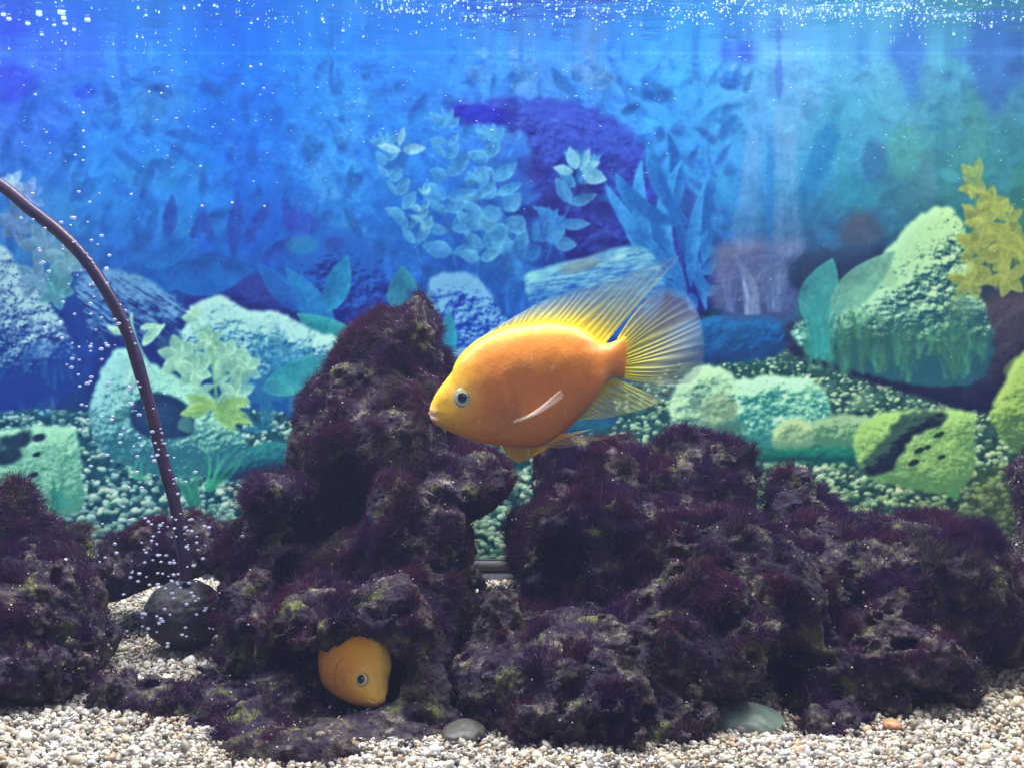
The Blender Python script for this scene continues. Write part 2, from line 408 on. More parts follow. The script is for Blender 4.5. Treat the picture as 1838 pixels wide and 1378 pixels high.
    # pebble bed
    mpb = motif('printed_pebbles', 'printed bed of blue green pebbles running along the foot of the backdrop')
    fd = lambda X, Y: 1-.25*sstep(900, 985, Y)-.3*sstep(1450, 1838, X)*sstep(800, 930, Y)
    pebbles([(-330,725),(0,728),(170,742),(300,760),(480,735),(560,760),(700,760),(860,790),(1090,770),(1110,700),(1240,640),(1290,590),(1380,600),(1440,640),(1600,685),(1780,720),(2170,760),(2170,1040),(-330,1040)],
            mpb, 16, 10, (B(206, 240, 248), B(214, 236, 176)), (B(34, 92, 124), B(56, 92, 92)), fd)
    pebbles([(1248,580),(1270,556),(1300,545),(1320,575),(1290,600)], mpb, 16, 10, (B(90, 170, 210), B(120, 190, 200)), (B(10, 50, 100), B(16, 60, 90)), None, 60)
    # dark bank under the right boulder
    mbk = motif('printed_bank', 'dark printed hollow under the mossy boulder on the right')
    rock([(1400,600),(1480,560),(1780,560),(1850,590),(1800,700),(1775,742),(1650,712),(1520,672),(1430,640)], B(62, 66, 104), B(34, 36, 72), mbk, .7, 2, .5)
    rock([(1770,540),(1900,540),(1860,640),(1790,700),(1760,640)], B(88, 76, 92), B(46, 46, 72), mbk, .7, 3, .5)
    # slabs and terracotta blocks
    msl = motif('printed_slab', 'flat blue printed slab of stone right of the tail fin')
    rock([(1205,590),(1260,572),(1340,562),(1395,575),(1405,630),(1330,650),(1250,652),(1200,640)], B(30, 112, 190), B(14, 66, 130), msl, .6, 1, .7, shade=.35)
    rock([(365,840),(420,808),(520,790),(560,830),(470,850),(390,862)], B(50, 140, 156), B(20, 66, 110), msl, .5, 1, .6, shade=.5)
    mtc = motif('printed_terracotta', 'reddish printed block of stone behind pale grass blades')
    rock([(1282,470),(1290,440),(1360,430),(1440,436),(1438,480),(1430,560),(1290,565)], B(112, 116, 168), B(76, 86, 148), mtc, 1.2, 6, .6, shade=.3)
    rock([(1505,420),(1525,385),(1560,382),(1580,410),(1570,440),(1510,440)], B(88, 96, 124), B(70, 86, 122), mtc, 1.0, 6, .5)
    rock([(1425,460),(1560,440),(1590,430),(1560,500),(1430,520)], B(52, 76, 118), B(40, 56, 100), mbk, .8, 3, .5)
    tuft(1350, 565, 26, 120, .10, B(150, 170, 215), mtc, 91, 2, .4); tuft(1390, 560, 20, 130, .12, B(130, 160, 215), mtc, 92, 2, .35); tuft(1310, 560, 14, 110, .15, B(110, 130, 210), mtc, 93, 2, .35)
    # boulders on the left
    mr1 = motif('printed_boulder', 'pale blue printed boulder at the left edge of the backdrop')
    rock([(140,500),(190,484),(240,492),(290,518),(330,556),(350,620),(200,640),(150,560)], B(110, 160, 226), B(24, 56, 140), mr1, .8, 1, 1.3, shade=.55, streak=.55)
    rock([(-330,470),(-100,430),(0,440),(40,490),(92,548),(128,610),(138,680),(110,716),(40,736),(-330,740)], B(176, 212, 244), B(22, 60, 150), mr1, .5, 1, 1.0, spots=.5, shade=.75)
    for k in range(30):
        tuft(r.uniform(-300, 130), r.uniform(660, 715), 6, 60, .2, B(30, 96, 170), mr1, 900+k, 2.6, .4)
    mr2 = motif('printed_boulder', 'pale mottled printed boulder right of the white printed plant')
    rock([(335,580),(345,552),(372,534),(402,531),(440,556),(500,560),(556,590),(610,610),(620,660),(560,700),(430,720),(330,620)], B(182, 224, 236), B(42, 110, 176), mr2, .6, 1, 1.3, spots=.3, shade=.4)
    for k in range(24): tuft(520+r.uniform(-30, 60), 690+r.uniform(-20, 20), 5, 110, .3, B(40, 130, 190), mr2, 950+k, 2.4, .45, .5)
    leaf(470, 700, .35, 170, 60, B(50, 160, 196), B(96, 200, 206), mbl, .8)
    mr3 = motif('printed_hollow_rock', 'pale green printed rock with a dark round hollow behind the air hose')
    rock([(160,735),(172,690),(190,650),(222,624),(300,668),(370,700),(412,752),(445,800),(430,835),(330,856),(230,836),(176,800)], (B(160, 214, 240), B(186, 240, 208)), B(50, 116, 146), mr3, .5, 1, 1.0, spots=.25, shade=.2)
    sl, m = pmask(smooth_poly([(232,745),(250,715),(290,705),(330,722),(346,752),(342,780),(300,788),(252,780)], 6), .5, 2); lay(sl, m, B(24, 58, 110), None, .92)
    sl, m = pmask(smooth_poly([(318,766),(332,742),(345,756),(342,776)], 6), .2, 1); lay(sl, m, B(84, 140, 150), None, .8)
    mr4 = motif('printed_block', 'pale green printed block with dark blotches at lower left')
    rock([(-330,775),(0,770),(60,764),(128,766),(140,790),(148,850),(146,910),(60,930),(-330,940)], B(176, 232, 212), B(92, 160, 156), mr4, .4, 1, .8, spots=.3, shade=.2)
    for (x, y, rx, ry) in [(30, 790, 46, 20), (12, 818, 30, 18), (70, 784, 18, 10), (66, 815, 10, 6), (60, 852, 12, 6), (-120, 810, 60, 26)]: blob(x, y, rx, ry, B(28, 58, 92), .9, -.3, None, .5)
    # white green plant on the left
    mwp = motif('printed_white_plant', 'whitish green printed plant growing over the hollow rock')
    c, v = B(140, 206, 206), B(206, 246, 226)
    line([(235, 560), (240, 600), (262, 645), (282, 676)], 6, 3, B(150, 200, 206), mwp)
    for (x, y, a, L, W) in [(225,598,3.0,38,16),(250,590,.35,42,13),(255,622,1.0,60,20)]: leaf(x, y, a, L, W, c, v, mwp, .95, bend=-.5)
    stem_plant((395, 730), (350, 570), 3, 40, 20, c, v, mwp, 31, 6)
    for (cx, cy, R) in [(322, 640, 44), (405, 640, 44), (440, 660, 36), (350, 665, 40), (420, 708, 40), (375, 612, 30)]:
        n = 6; o = cx*.37
        for k in range(n): leaf(cx, cy, o+k*6.283/n, R*r.uniform(.8, 1.1), R*.6, c*r.uniform(.9, 1.05), v, mwp, .93)
    for (x, y, a) in [(390,730,.2),(390,730,2.8),(385,725,-.9),(400,735,-.4),(380,728,3.4)]: leaf(x, y, a, 60, 26, B(140, 200, 150), B(196, 232, 140), mwp, .9)
    line([(380, 620), (385, 680), (388, 735)], 3, 3, B(140, 190, 130), mwp)
    mgp = motif('printed_grey_plant', 'greyish printed plant at the left edge behind the air hose')
    for (cx, cy, R, cc) in [(30, 400, 46, B(104, 136, 196)), (80, 440, 48, B(112, 148, 190)), (120, 470, 44, B(124, 166, 196)), (100, 520, 46, B(96, 160, 186)), (50, 350, 34, B(126, 150, 220)), (60, 500, 40, B(120, 160, 205)), (20, 330, 30, B(150, 176, 232))]:
        for k in range(6): leaf(cx, cy, cx*.3+k*1.05+r.uniform(-.2, .2), R*r.uniform(.7, 1.1), R*.55, cc, cc*1.25, mgp, .8)
    # green tufts
    mgr = motif('printed_grass', 'small green printed grass tufts rooted among the pebbles')
    tuft(105, 912, 15, 56, .55, B(60, 150, 150), mgr, 1, 6, .85); tuft(350, 905, 18, 84, .6, B(62, 160, 150), mgr, 2, 5, .75); tuft(375, 880, 12, 110, .6, B(66, 170, 150), mgr, 3, 5, .7, -.5)
    tuft(470, 770, 16, 60, .8, B(40, 120, 170), mgr, 4, 5, .8); tuft(250, 860, 12, 60, .7, B(80, 170, 160), mgr, 5, 4, .5); tuft(1710, 890, 16, 66, .55, B(84, 150, 104), mgr, 6, 6, .8)
    for k in range(26): tuft(r.uniform(1440, 1560), r.uniform(590, 650), 5, 90, .25, B(52, 150, 160), mgr, 60+k, 3, .4)
    # boulders on the right
    mr5 = motif('printed_mossy_boulder', 'large mossy green printed boulder on the right')
    rock([(1420,600),(1450,570),(1500,530),(1560,500),(1590,450),(1640,395),(1690,372),(1728,400),(1752,500),(1782,600),(1778,650),(1740,690),(1640,690),(1480,650)], (B(176, 232, 226), B(214, 240, 176)), B(36, 90, 112), mr5, .6, 1, 1.5, spots=.3, shade=.5)
    for k in range(120):
        x = r.uniform(1450, 1770); tuft(x, r.uniform(610, 690)-abs(x-1640)*.08, 6, 80, .22, B(74, 136, 118) if k % 2 else B(56, 104, 100), mr5, 1100+k, 3, .38)
    mtl = motif('printed_teal_leaf', 'smooth teal printed leaves leaning on the mossy boulder')
    leaf(1450, 580, 1.2, 125, 70, B(66, 160, 184), B(96, 196, 196), mtl, .92); leaf(1490, 560, .75, 160, 60, B(128, 194, 192), B(156, 214, 196), mtl, .92)
    for k in range(16): tuft(1470+r.uniform(-20, 20), 640+r.uniform(-10, 10), 5, 120, .15, B(60, 160, 170), mtl, 1300+k, 3, .4)
    mr6 = motif('printed_pale_stones', 'pale green printed stones behind the purple rock')
    rock([(1203,760),(1210,700),(1255,657),(1305,664),(1335,700),(1350,760),(1330,802),(1250,800)], B(204, 236, 204), B(88, 134, 140), mr6, .5, 1, 1.0, cover=.3, shade=.2)
    rock([(1320,690),(1350,678),(1400,674),(1460,684),(1490,720),(1480,770),(1440,800),(1360,802),(1325,760)], B(200, 246, 218), B(60, 140, 150), mr6, .6, 1, 1.2, cover=.35, shade=.25)
    rock([(1385,785),(1400,758),(1440,752),(1470,780),(1450,805),(1400,808)], B(206, 224, 180), B(120, 160, 140), mr6, .4, 1, .8)
    rock([(1460,760),(1500,745),(1560,748),(1575,775),(1530,800),(1470,800)], B(176, 206, 170), B(90, 140, 120), mr6, .8, 1, 1.1)
    blob(1290, 740, 40, 40, B(150, 160, 130), .4); blob(1310, 765, 34, 14, B(70, 120, 120), .6); blob(1250, 725, 14, 10, B(110, 140, 140), .5)
    rock([(1330,800),(1400,806),(1500,800),(1590,810),(1600,830),(1500,832),(1350,826)], B(40, 140, 124), B(18, 90, 100), mr6, .8, 2, .6)
    mr7 = motif('printed_blotched_rock', 'yellow green printed rock with black blotches at lower right')
    rock([(1530,790),(1560,752),(1600,738),(1742,738),(1748,780),(1746,850),(1700,885),(1610,870),(1555,850)], B(188, 222, 138), B(104, 146, 104), mr7, .5, 1, .8, spots=.3, shade=.15)
    rock([(1550,830),(1585,790),(1610,752),(1650,738),(1695,740),(1690,765),(1650,775),(1625,800),(1600,845),(1560,850)], B(70, 100, 92), B(34, 46, 66), mr7, .9, 1, 1.3, shade=.3)
    for (x, y, rx, ry) in [(1685, 780, 14, 6), (1650, 808, 12, 6), (1665, 802, 8, 5), (1640, 830, 12, 6), (1690, 820, 9, 4)]: blob(x, y, rx, ry, B(44, 62, 60), .9, -.4, None, .5)
    mr8 = motif('printed_boulder', 'yellow green printed boulder at the right edge of the backdrop')
    rock([(1776,740),(1800,690),(1830,640),(1880,600),(2000,590),(2170,640),(2170,800),(1900,830),(1810,800),(1790,775)], B(186, 210, 116), B(90, 124, 84), mr8, .5, 1, 1.0, cover=.25, shade=.3)
    blob(1690, 960, 170, 60, B(88, 92, 66), .5); blob(1830, 880, 120, 60, B(110, 120, 70), .45)
    # yellow plant, feathery stems, room reflections painted in as pale bands
    myp = motif('printed_yellow_plant', 'yellow green printed plant at the right edge above the mossy boulder')
    c, v = B(170, 180, 98), B(208, 208, 110)
    stem_plant((1790, 520), (1745, 320), 6, 44, 24, c, v, myp, 41, 8); stem_plant((1830, 480), (1800, 380), 4, 44, 24, B(158, 176, 96), v, myp, 42, 4)
    for (cx, cy, R) in [(1740, 505, 44), (1800, 440, 44), (1770, 400, 40), (1836, 440, 44), (1746, 335, 26), (1810, 500, 44), (1752, 440, 40), (1780, 360, 34), (1900, 470, 50)]:
        o = cx*.31
        for k in range(5): leaf(cx, cy, o+k*1.257+r.uniform(-.2, .2), R*r.uniform(.8, 1.1), R*.52, c*r.uniform(.85, 1.1), v, myp, .88)
    mft = motif('printed_feathery_plant', 'feathery pale green printed stems in the upper right')
    for (x, y0, y1, w, ln) in [(1640,300,190,34,10),(1625,330,200,30,4),(1575,320,110,34,4),(1585,200,110,30,0),(1520,330,180,32,14),(1500,390,250,30,6),(1485,280,200,26,-4),(1440,320,150,34,4),(1230,300,150,40,-8),(1270,420,220,50,-10),(1320,360,180,34,-6),(1400,560,420,34,-6)]:
        feather(x, y0, y1, w, B(112, 186, 196) if x > 1430 else B(74, 152, 236), mft, int(x), .2, ln)
    blob(1620, 270, 44, 60, B(96, 178, 160), .3); blob(1540, 350, 60, 40, B(50, 150, 170), .3); blob(1470, 290, 26, 110, B(34, 116, 190), .5, .35); blob(1520, 200, 60, 50, B(70, 150, 190), .3)
    blob(1570, 290, 30, 46, B(52, 100, 166), .5)
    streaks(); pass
    blob(1382, 350, 9, 130, B(44, 118, 214), .4); blob(1398, 140, 9, 50, B(62, 84, 220), .4); blob(1690, 260, 14, 120, B(46, 110, 140), .25); blob(1750, 250, 30, 110, B(90, 150, 140), .3); blob(1664, 320, 20, 60, B(100, 130, 160), .3)
    mhl = motif('printed_leaf_reflection', 'dark blue leaf reflections painted into the top right of the backdrop')  # mirrored leaves near the waterline, painted in as soft shapes
    for P, cc in [([(1590,92),(1660,92),(1652,130),(1642,180),(1634,186),(1622,140)], B(58, 100, 214)), ([(1745,92),(1840,92),(1836,140),(1810,170),(1785,208),(1765,180),(1748,150)], B(60, 90, 196)), ([(1700,92),(1750,92),(1728,112)], B(60, 96, 206)), ([(1290,92),(1350,92),(1345,112),(1310,110)], B(46, 60, 220)), ([(1535,96),(1555,96),(1552,125),(1545,118)], B(64, 110, 220))]:
        sl, m = pmask(smooth_poly(P, 6), 1.2, 6); lay(sl, m, cc, mhl, .5)
    for i in range(1900):  # wave reflections painted over the upper print as short strokes
        x = r.uniform(-320, 2160); y = 95+abs(r.normal())*130
        L_ = r.uniform(6, 26); a_ = r.normal(.14, .10)
        line([(x, y), (x+L_, y+L_*a_)], 1.8, .9, B(150, 190, 250) if r.random() < .6 else B(30, 60, 200), None, r.uniform(.08, .34))
    # large soft mottling, as photographs printed with water between have
    for i in range(500):
        x = r.uniform(-320, 2160); y = r.uniform(90, 760)
        base = INK[min(max(int((y-V0)/CELL), 0), GH-1), min(max(int((x-U0)/CELL), 0), GW-1)]
        blob(x, y, r.uniform(6, 34), r.uniform(4, 22), np.clip(base*r.uniform(.68, 1.35), 0, 1), r.uniform(.15, .4), r.uniform(0, 3))
    g_ = INK.mean(-1, keepdims=True)
    INK[:] = g_+(INK-g_)*1.10
    low = blur(INK.mean(-1), 14)[..., None]
    INK[:] = np.clip(INK+(INK.mean(-1, keepdims=True)-low)*.45, .01, 1)
    # ink grain
    g = np.random.default_rng(2).normal(size=UU.shape).astype(np.float32)
    g2 = blur(g, 1)
    INK[:] = np.clip(INK*(1+.05*_n2[..., None])+(g*.006+g2*.02)[..., None], 0.01, 1)
    # far prints are slightly soft
    for k in range(3): INK[..., k] = .4*INK[..., k]+.6*blur(INK[..., k], 1)
# ---------------------------------------------------------------- object helpers
def mesh(name, V, faces=None, tris=None, quads=None, cols=None, smooth=True):
    me = bpy.data.meshes.new(name)
    V = np.asarray(V, np.float32)
    parts = []
    if tris is not None and len(tris): parts.append((3, np.asarray(tris, np.int32)))
    if quads is not None and len(quads): parts.append((4, np.asarray(quads, np.int32)))
    if faces is not None:
        me.from_pydata([tuple(v) for v in V], [], faces)
    else:
        nl = sum(k*len(a) for k, a in parts); npoly = sum(len(a) for k, a in parts)
        me.vertices.add(len(V)); me.loops.add(nl); me.polygons.add(npoly)
        me.vertices.foreach_set("co", V.ravel())
        me.loops.foreach_set("vertex_index", np.concatenate([a.ravel() for k, a in parts]))
        tot = np.concatenate([np.full(len(a), k, np.int32) for k, a in parts])
        st = np.concatenate([[0], np.cumsum(tot)[:-1]]).astype(np.int32)
        me.polygons.foreach_set("loop_start", st)
        try: me.polygons.foreach_set("loop_total", tot)
        except Exception: pass
    if cols:
        for k, c in cols.items():
            at = me.attributes.new(k, 'FLOAT_COLOR', 'POINT')
            c = np.asarray(c, np.float32)
            if c.shape[1] == 3: c = np.concatenate([c, np.ones((len(c), 1), np.float32)], 1)
            at.data.foreach_set("color", c.ravel())
    me.update(calc_edges=True)
    if smooth: me.polygons.foreach_set("use_smooth", np.ones(len(me.polygons), bool))
    return me

def obj(name, me, mat=None, parent=None, loc=None):
    o = bpy.data.objects.new(name, me); COL.objects.link(o)
    if mat is not None and me is not None and not me.materials: me.materials.append(mat)
    if parent is not None: o.parent = parent
    if loc is not None: o.location = loc
    return o

def thing(name, label, cat, loc=(0, 0, 0), group=None, kind=None):
    o = bpy.data.objects.new(name, None); COL.objects.link(o); o.location = loc; o.empty_display_size = .01
    return tag(o, label, cat, group, kind)

def tag(o, label=None, cat=None, group=None, kind=None):
    if label: o["label"] = label
    if cat: o["category"] = cat
    if group: o["group"] = group
    if kind: o["kind"] = kind
    return o

class NT:
    def __init__(s, name):
        s.m = bpy.data.materials.new(name); s.m.use_nodes = True
        s.t = s.m.node_tree; s.n = s.t.nodes; s.n.clear()
        s.out = s.n.new("ShaderNodeOutputMaterial")
    def node(s, typ, **kw):
        n = s.n.new(typ)
        for k, v in kw.items():
            if isinstance(v, tuple) and len(v) == 2 and hasattr(v[0], 'bl_idname'): pass
            setattr(n, k, v)
        return n
    def set(s, n, **kw):
        for k, v in kw.items():
            inp = n.inputs[k.replace('_', ' ')] if k.replace('_', ' ') in n.inputs else n.inputs[int(k[1:])]
            if hasattr(v, 'is_output') or isinstance(v, bpy.types.NodeSocket): s.t.links.new(v, inp)
            else: inp.default_value = v
        return n
    def noise(s, scale, detail=4, rough=.55, vec=None, typ='FBM'):
        n = s.node("ShaderNodeTexNoise"); s.set(n, Scale=scale, Detail=detail, Roughness=rough)
        s.t.links.new(vec if vec is not None else s.coord(), n.inputs['Vector'])
        return n.outputs['Fac']
    def coord(s):
        if not hasattr(s, '_c'): s._c = s.node("ShaderNodeTexCoord").outputs['Object']
        return s._c
    def ramp(s, fac, stops):
        r = s.node("ShaderNodeValToRGB"); e = r.color_ramp.elements
        while len(e) < len(stops): e.new(.5)
        for i, (p, c) in enumerate(stops):
            e[i].position = p; e[i].color = tuple(c)+(1,) if len(c) == 3 else c
        s.t.links.new(fac, r.inputs[0]); return r.outputs[0]
    def mix(s, fac, a, b, mode='MIX'):
        n = s.node("ShaderNodeMix"); n.data_type = 'RGBA'; n.blend_type = mode
        for v, i in ((fac, 0), (a, 6), (b, 7)):
            if isinstance(v, bpy.types.NodeSocket): s.t.links.new(v, n.inputs[i])
            else: n.inputs[i].default_value = v if i == 0 else tuple(v)+(1,)
        return n.outputs[2]
    def math(s, op, a, b=0.0, clamp=False):
        n = s.node("ShaderNodeMath", operation=op); n.use_clamp = clamp
        for v, i in ((a, 0), (b, 1)):
            if isinstance(v, bpy.types.NodeSocket): s.t.links.new(v, n.inputs[i])
            else: n.inputs[i].default_value = v
        return n.outputs[0]
    def attr(s, name):
        n = s.node("ShaderNodeAttribute"); n.attribute_name = name; return n
    def bump(s, h, strength=.5, dist=.001):
        n = s.node("ShaderNodeBump"); s.set(n, Strength=strength, Distance=dist); s.t.links.new(h, n.inputs['Height']); return n.outputs[0]
    def principled(s, **kw):
        p = s.node("ShaderNodeBsdfPrincipled")
        for k, v in kw.items():
            inp = p.inputs[k.replace('_', ' ')]
            if isinstance(v, bpy.types.NodeSocket): s.t.links.new(v, inp)
            else: inp.default_value = v if not (isinstance(v, tuple) and len(v) == 3 and inp.type == 'RGBA') else v+(1,)
        return p.outputs[0]
    def done(s, shader):
        s.t.links.new(shader, s.out.inputs[0]); return s.m

# ---------------------------------------------------------------- backdrop (printed sheet on the back of the tank)
BY = 0.25
def calib(x, z):
    """how strongly the hood lamps light the sheet relative to its middle: left constant, the falloff is offset in the ink colours"""
    return 1.0

def build_backdrop():
    paint()
    n = NT("printed_sheet")
    a = n.attr("ink").outputs['Color']
    g = n.noise(900, 2, .6)
    c = n.mix(.10, a, n.mix(1.0, a, n.ramp(g, [(.3, (.55, .55, .55)), (.7, (1.0, 1.0, 1.0))]), 'MULTIPLY'))
    df = n.node("ShaderNodeBsdfDiffuse"); n.t.links.new(c, df.inputs[0]); mat = n.done(df.outputs[0])
    root = thing("aquarium_backdrop", "printed backdrop sheet of blue water, plants, boulders and pebbles behind the fish", "backdrop", (0, BY, 0))
    lin = s2l(INK)*np.array([.92, 1.05, .84])/INK_GAIN*(1-.12*sstep(330, 150, VV)+.42*sstep(430, 720, VV))[..., None]  # lamp falloff offset in the ink: darker at top, lighter low down
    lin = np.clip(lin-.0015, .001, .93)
    xs = X_(UU, BY); zs = Z_(VV, BY)
    idx = np.arange(GH*GW).reshape(GH, GW)
    qa = np.stack([idx[1:, :-1], idx[1:, 1:], idx[:-1, 1:], idx[:-1, :-1]], -1)
    qid = IDM[:-1, :-1]
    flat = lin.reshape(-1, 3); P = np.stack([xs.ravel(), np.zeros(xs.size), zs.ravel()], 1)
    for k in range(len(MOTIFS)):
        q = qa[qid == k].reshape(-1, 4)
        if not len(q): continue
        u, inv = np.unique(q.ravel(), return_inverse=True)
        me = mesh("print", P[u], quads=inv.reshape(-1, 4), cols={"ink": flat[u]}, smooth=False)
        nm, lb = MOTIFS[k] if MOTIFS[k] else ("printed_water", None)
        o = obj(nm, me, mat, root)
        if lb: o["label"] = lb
    # the board that carries the print
    x0, x1, z0, z1 = X_(U0, BY), X_(U0+(GW-1)*CELL, BY), Z_(V0+(GH-1)*CELL, BY), Z_(V0, BY)
    V, Q = boxv(x0, x1, .0008, .004, z0, z1)
    n = NT("backing_board"); bm = n.done(n.principled(Base_Color=(.05, .06, .1), Roughness=.7))
    obj("backing_board", mesh("board", V, quads=Q, smooth=False), bm, root)

def boxv(x0, x1, y0, y1, z0, z1):
    V = [(x, y, z) for x in (x0, x1) for y in (y0, y1) for z in (z0, z1)]
    return np.array(V), np.array([[0,1,3,2],[4,6,7,5],[0,4,5,1],[2,3,7,6],[0,2,6,4],[1,5,7,3]])

# ---------------------------------------------------------------- volumetric rocks: signed distance field -> surface nets
def surface_nets(D, org, h):
    s = D < 0
    nx, ny, nz = D.shape
    cs = np.zeros((nx-1, ny-1, nz-1), np.uint8)
    corners = [(i, j, k) for i in (0, 1) for j in (0, 1) for k in (0, 1)]
    for (i, j, k) in corners: cs += s[i:nx-1+i, j:ny-1+j, k:nz-1+k]
    act = (cs > 0) & (cs < 8)
    I = np.argwhere(act)
    vid = -np.ones(act.shape, np.int64); vid[act] = np.arange(len(I))
    acc = np.zeros((len(I), 3)); cnt = np.zeros(len(I))
    def val(c): return D[I[:, 0]+c[0], I[:, 1]+c[1], I[:, 2]+c[2]]
    for c in corners:
        for ax in range(3):
            if c[ax]: continue
            d = list(c); d[ax] = 1
            a = val(c); b = val(d); m = (a < 0) != (b < 0)
            t = a/(a-b+1e-12)
            p = np.tile(np.array(c, float), (len(I), 1)); p[:, ax] = t
            acc[m] += p[m]; cnt[m] += 1
    V = org+(I+acc/cnt[:, None])*h
    Q = []
    for ax in range(3):
        b_, c_ = [(1, 2), (2, 0), (0, 1)][ax]
        sl0 = [slice(1, -1)]*3; sl0[ax] = slice(0, -1); sl1 = [slice(1, -1)]*3; sl1[ax] = slice(1, None)
        A = s[tuple(sl0)]; B = s[tuple(sl1)]
        E = np.argwhere(A != B); flip = A[A != B]
        E = E+1; E[:, ax] -= 1
        def cell(db, dc):
            e = E.copy(); e[:, b_] += db; e[:, c_] += dc
            return vid[e[:, 0], e[:, 1], e[:, 2]]
        q = np.stack([cell(-1, -1), cell(0, -1), cell(0, 0), cell(-1, 0)], 1)
        q[~flip] = q[~flip][:, ::-1]
        Q.append(q)
    Q = np.concatenate(Q); Q = Q[(Q >= 0).all(1)]
    return V, Q

def vnormals(V, Q):
    n = np.cross(V[Q[:, 2]]-V[Q[:, 0]], V[Q[:, 3]]-V[Q[:, 1]])
    N = np.zeros_like(V)
    for k in range(4):
        for a in range(3): N[:, a] += np.bincount(Q[:, k], n[:, a], len(V))
    return N/(np.linalg.norm(N, axis=1)[:, None]+1e-12)

def subdivide(V, Q):
    """one linear+smooth subdivision of a quad mesh"""
    E = np.concatenate([Q[:, [0, 1]], Q[:, [1, 2]], Q[:, [2, 3]], Q[:, [3, 0]]])
    Es = np.sort(E, 1); key = Es[:, 0]*np.int64(len(V)+1)+Es[:, 1]
    u, first, inv = np.unique(key, return_index=True, return_inverse=True)
    em = V[Es[first]].mean(1); fm = V[Q].mean(1)
    nV, nE = len(V), len(u); nq = len(Q)
    e = inv.reshape(4, nq).T+nV; f = np.arange(nq)+nV+nE
    NV = np.concatenate([V, em, fm])
    NQ = np.concatenate([np.stack([Q[:, k], e[:, k], f, e[:, k-1]], 1) for k in range(4)])
    return NV, NQ

class Rock:
    def __init__(s, lumps, carves=(), h=.0021, noise=1.0, seed=0, k=.0036, floor=-.185, bias=.0045):
        L = []
        for (px, py, rx, ry, Y, rd) in lumps:
            d = (Y-CAMY)/F
            L.append((X_(px, Y), Y, Z_(py, Y), rx*d, rd, ry*d))
        s.L = np.array(L)
        mn = (s.L[:, :3]-s.L[:, 3:]).min(0)-.022; mx = (s.L[:, :3]+s.L[:, 3:]).max(0)+.022
        mn[2] = max(mn[2], floor-.004)
        N = np.ceil((mx-mn)/h).astype(int)+1
        g = np.meshgrid(*[mn[a]+np.arange(N[a])*h for a in range(3)], indexing='ij')
        X, Y, Z = [a.astype(np.float32) for a in g]
        wx = X+.006*perlin(X*45+seed, Y*45, Z*45); wz = Z+.006*perlin(X*45, Y*45+seed+9, Z*45+5); wy = Y+.006*perlin(X*45+3, Y*45+seed, Z*45+15)
        acc = np.zeros(X.shape, np.float32)
        for l in s.L:
            q = np.sqrt(((wx-l[0])/l[3])**2+((wy-l[1])/l[4])**2+((wz-l[2])/l[5])**2)
            d = (q-1)*min(l[3:])*.9
            acc += np.exp(np.clip(-d/k, -60, 60))
        D = -k*np.log(acc+1e-20)+bias
        near = np.abs(D) < .028
        x, y, z = X[near], Y[near], Z[near]
        n = fbm(x*30+seed, y*30, z*30, 3)*.011
        r = 1-np.abs(fbm(x*62+seed+20, y*62, z*62, 4, .6))*2.2
        n = n+.0045*(r-.45)
        # pits
        pn = perlin(x*110+seed, y*110+7, z*110)
        n = n-.0050*sstep(.30, .6, pn)
        D[near] = D[near]-n*noise
        for (px, py, rx, ry, Y0, rd) in carves:
            d = (Y0-CAMY)/F; c = (X_(px, Y0), Y0, Z_(py, Y0)); R = (rx*d, rd, ry*d)
            q = (np.sqrt(((wx-c[0])/R[0])**2+((wy-c[1])/R[1])**2+((wz-c[2])/R[2])**2)-1)*min(R)
            q = q+.0035*perlin(X*80, Y*80, Z*80)
            D = np.maximum(D, -q)
        D = np.maximum(D, floor-Z)
        D[0] = D[-1] = 1; D[:, 0] = D[:, -1] = 1; D[:, :, 0] = D[:, :, -1] = 1
        V, Q = surface_nets(D, mn, h)
        # keep the pieces big enough to matter
        V, Q = subdivide(V, Q)
        Nn = vnormals(V, Q)
        x, y, z = V.T
        f = fbm(x*190, y*190, z*190, 4, .62)
        V = V+Nn*(f*.0017+.0006*(1-np.abs(perlin(x*420, y*420, z*420))*3))[:, None]
        s.V, s.Q, s.N, s.seed = V, Q, vnormals(V, Q), seed

def rock_mat():
    n = NT("encrusted_rock")
    a = n.noise(38, 5, .6); b = n.noise(130, 5, .65); c = n.noise(17, 3, .5); d = n.noise(420, 4, .7)
    col = n.ramp(b, [(.30, (.012, .006, .018)), (.47, (.032, .020, .034)), (.57, (.075, .058, .052)), (.66, (.20, .17, .135)), (.78, (.48, .43, .34))])
    dark = n.ramp(b, [(.3, (.008, .004, .014)), (.6, (.026, .014, .034)), (.8, (.07, .05, .05))])
    f1 = n.ramp(a, [(.42, (0, 0, 0)), (.54, (1, 1, 1))])
    base = n.mix(f1, dark, col)
    green = n.mix(n.ramp(n.noise(60, 4), [(.56, (0, 0, 0)), (.68, (.75, .75, .75))]), base, n.ramp(d, [(.3, (.03, .045, .012)), (.7, (.22, .24, .06))]))
    h = n.math('ADD', d, n.math('MULTIPLY', b, 1.5))
    return n.done(n.principled(Base_Color=green, Roughness=.85, Specular_IOR_Level=.25, Normal=n.bump(h, .9, .0016)))

def fuzz_mat():
    n = NT("red_algae")
    c = n.attr("tint").outputs['Color']
    d = n.node("ShaderNodeBsdfDiffuse"); n.t.links.new(c, d.inputs[0])
    t = n.node("ShaderNodeBsdfTranslucent"); n.t.links.new(c, t.inputs[0])
    m = n.node("ShaderNodeMixShader"); m.inputs[0].default_value = .45
    n.t.links.new(d.outputs[0], m.inputs[1]); n.t.links.new(t.outputs[0], m.inputs[2])
    return n.done(m.outputs[0])

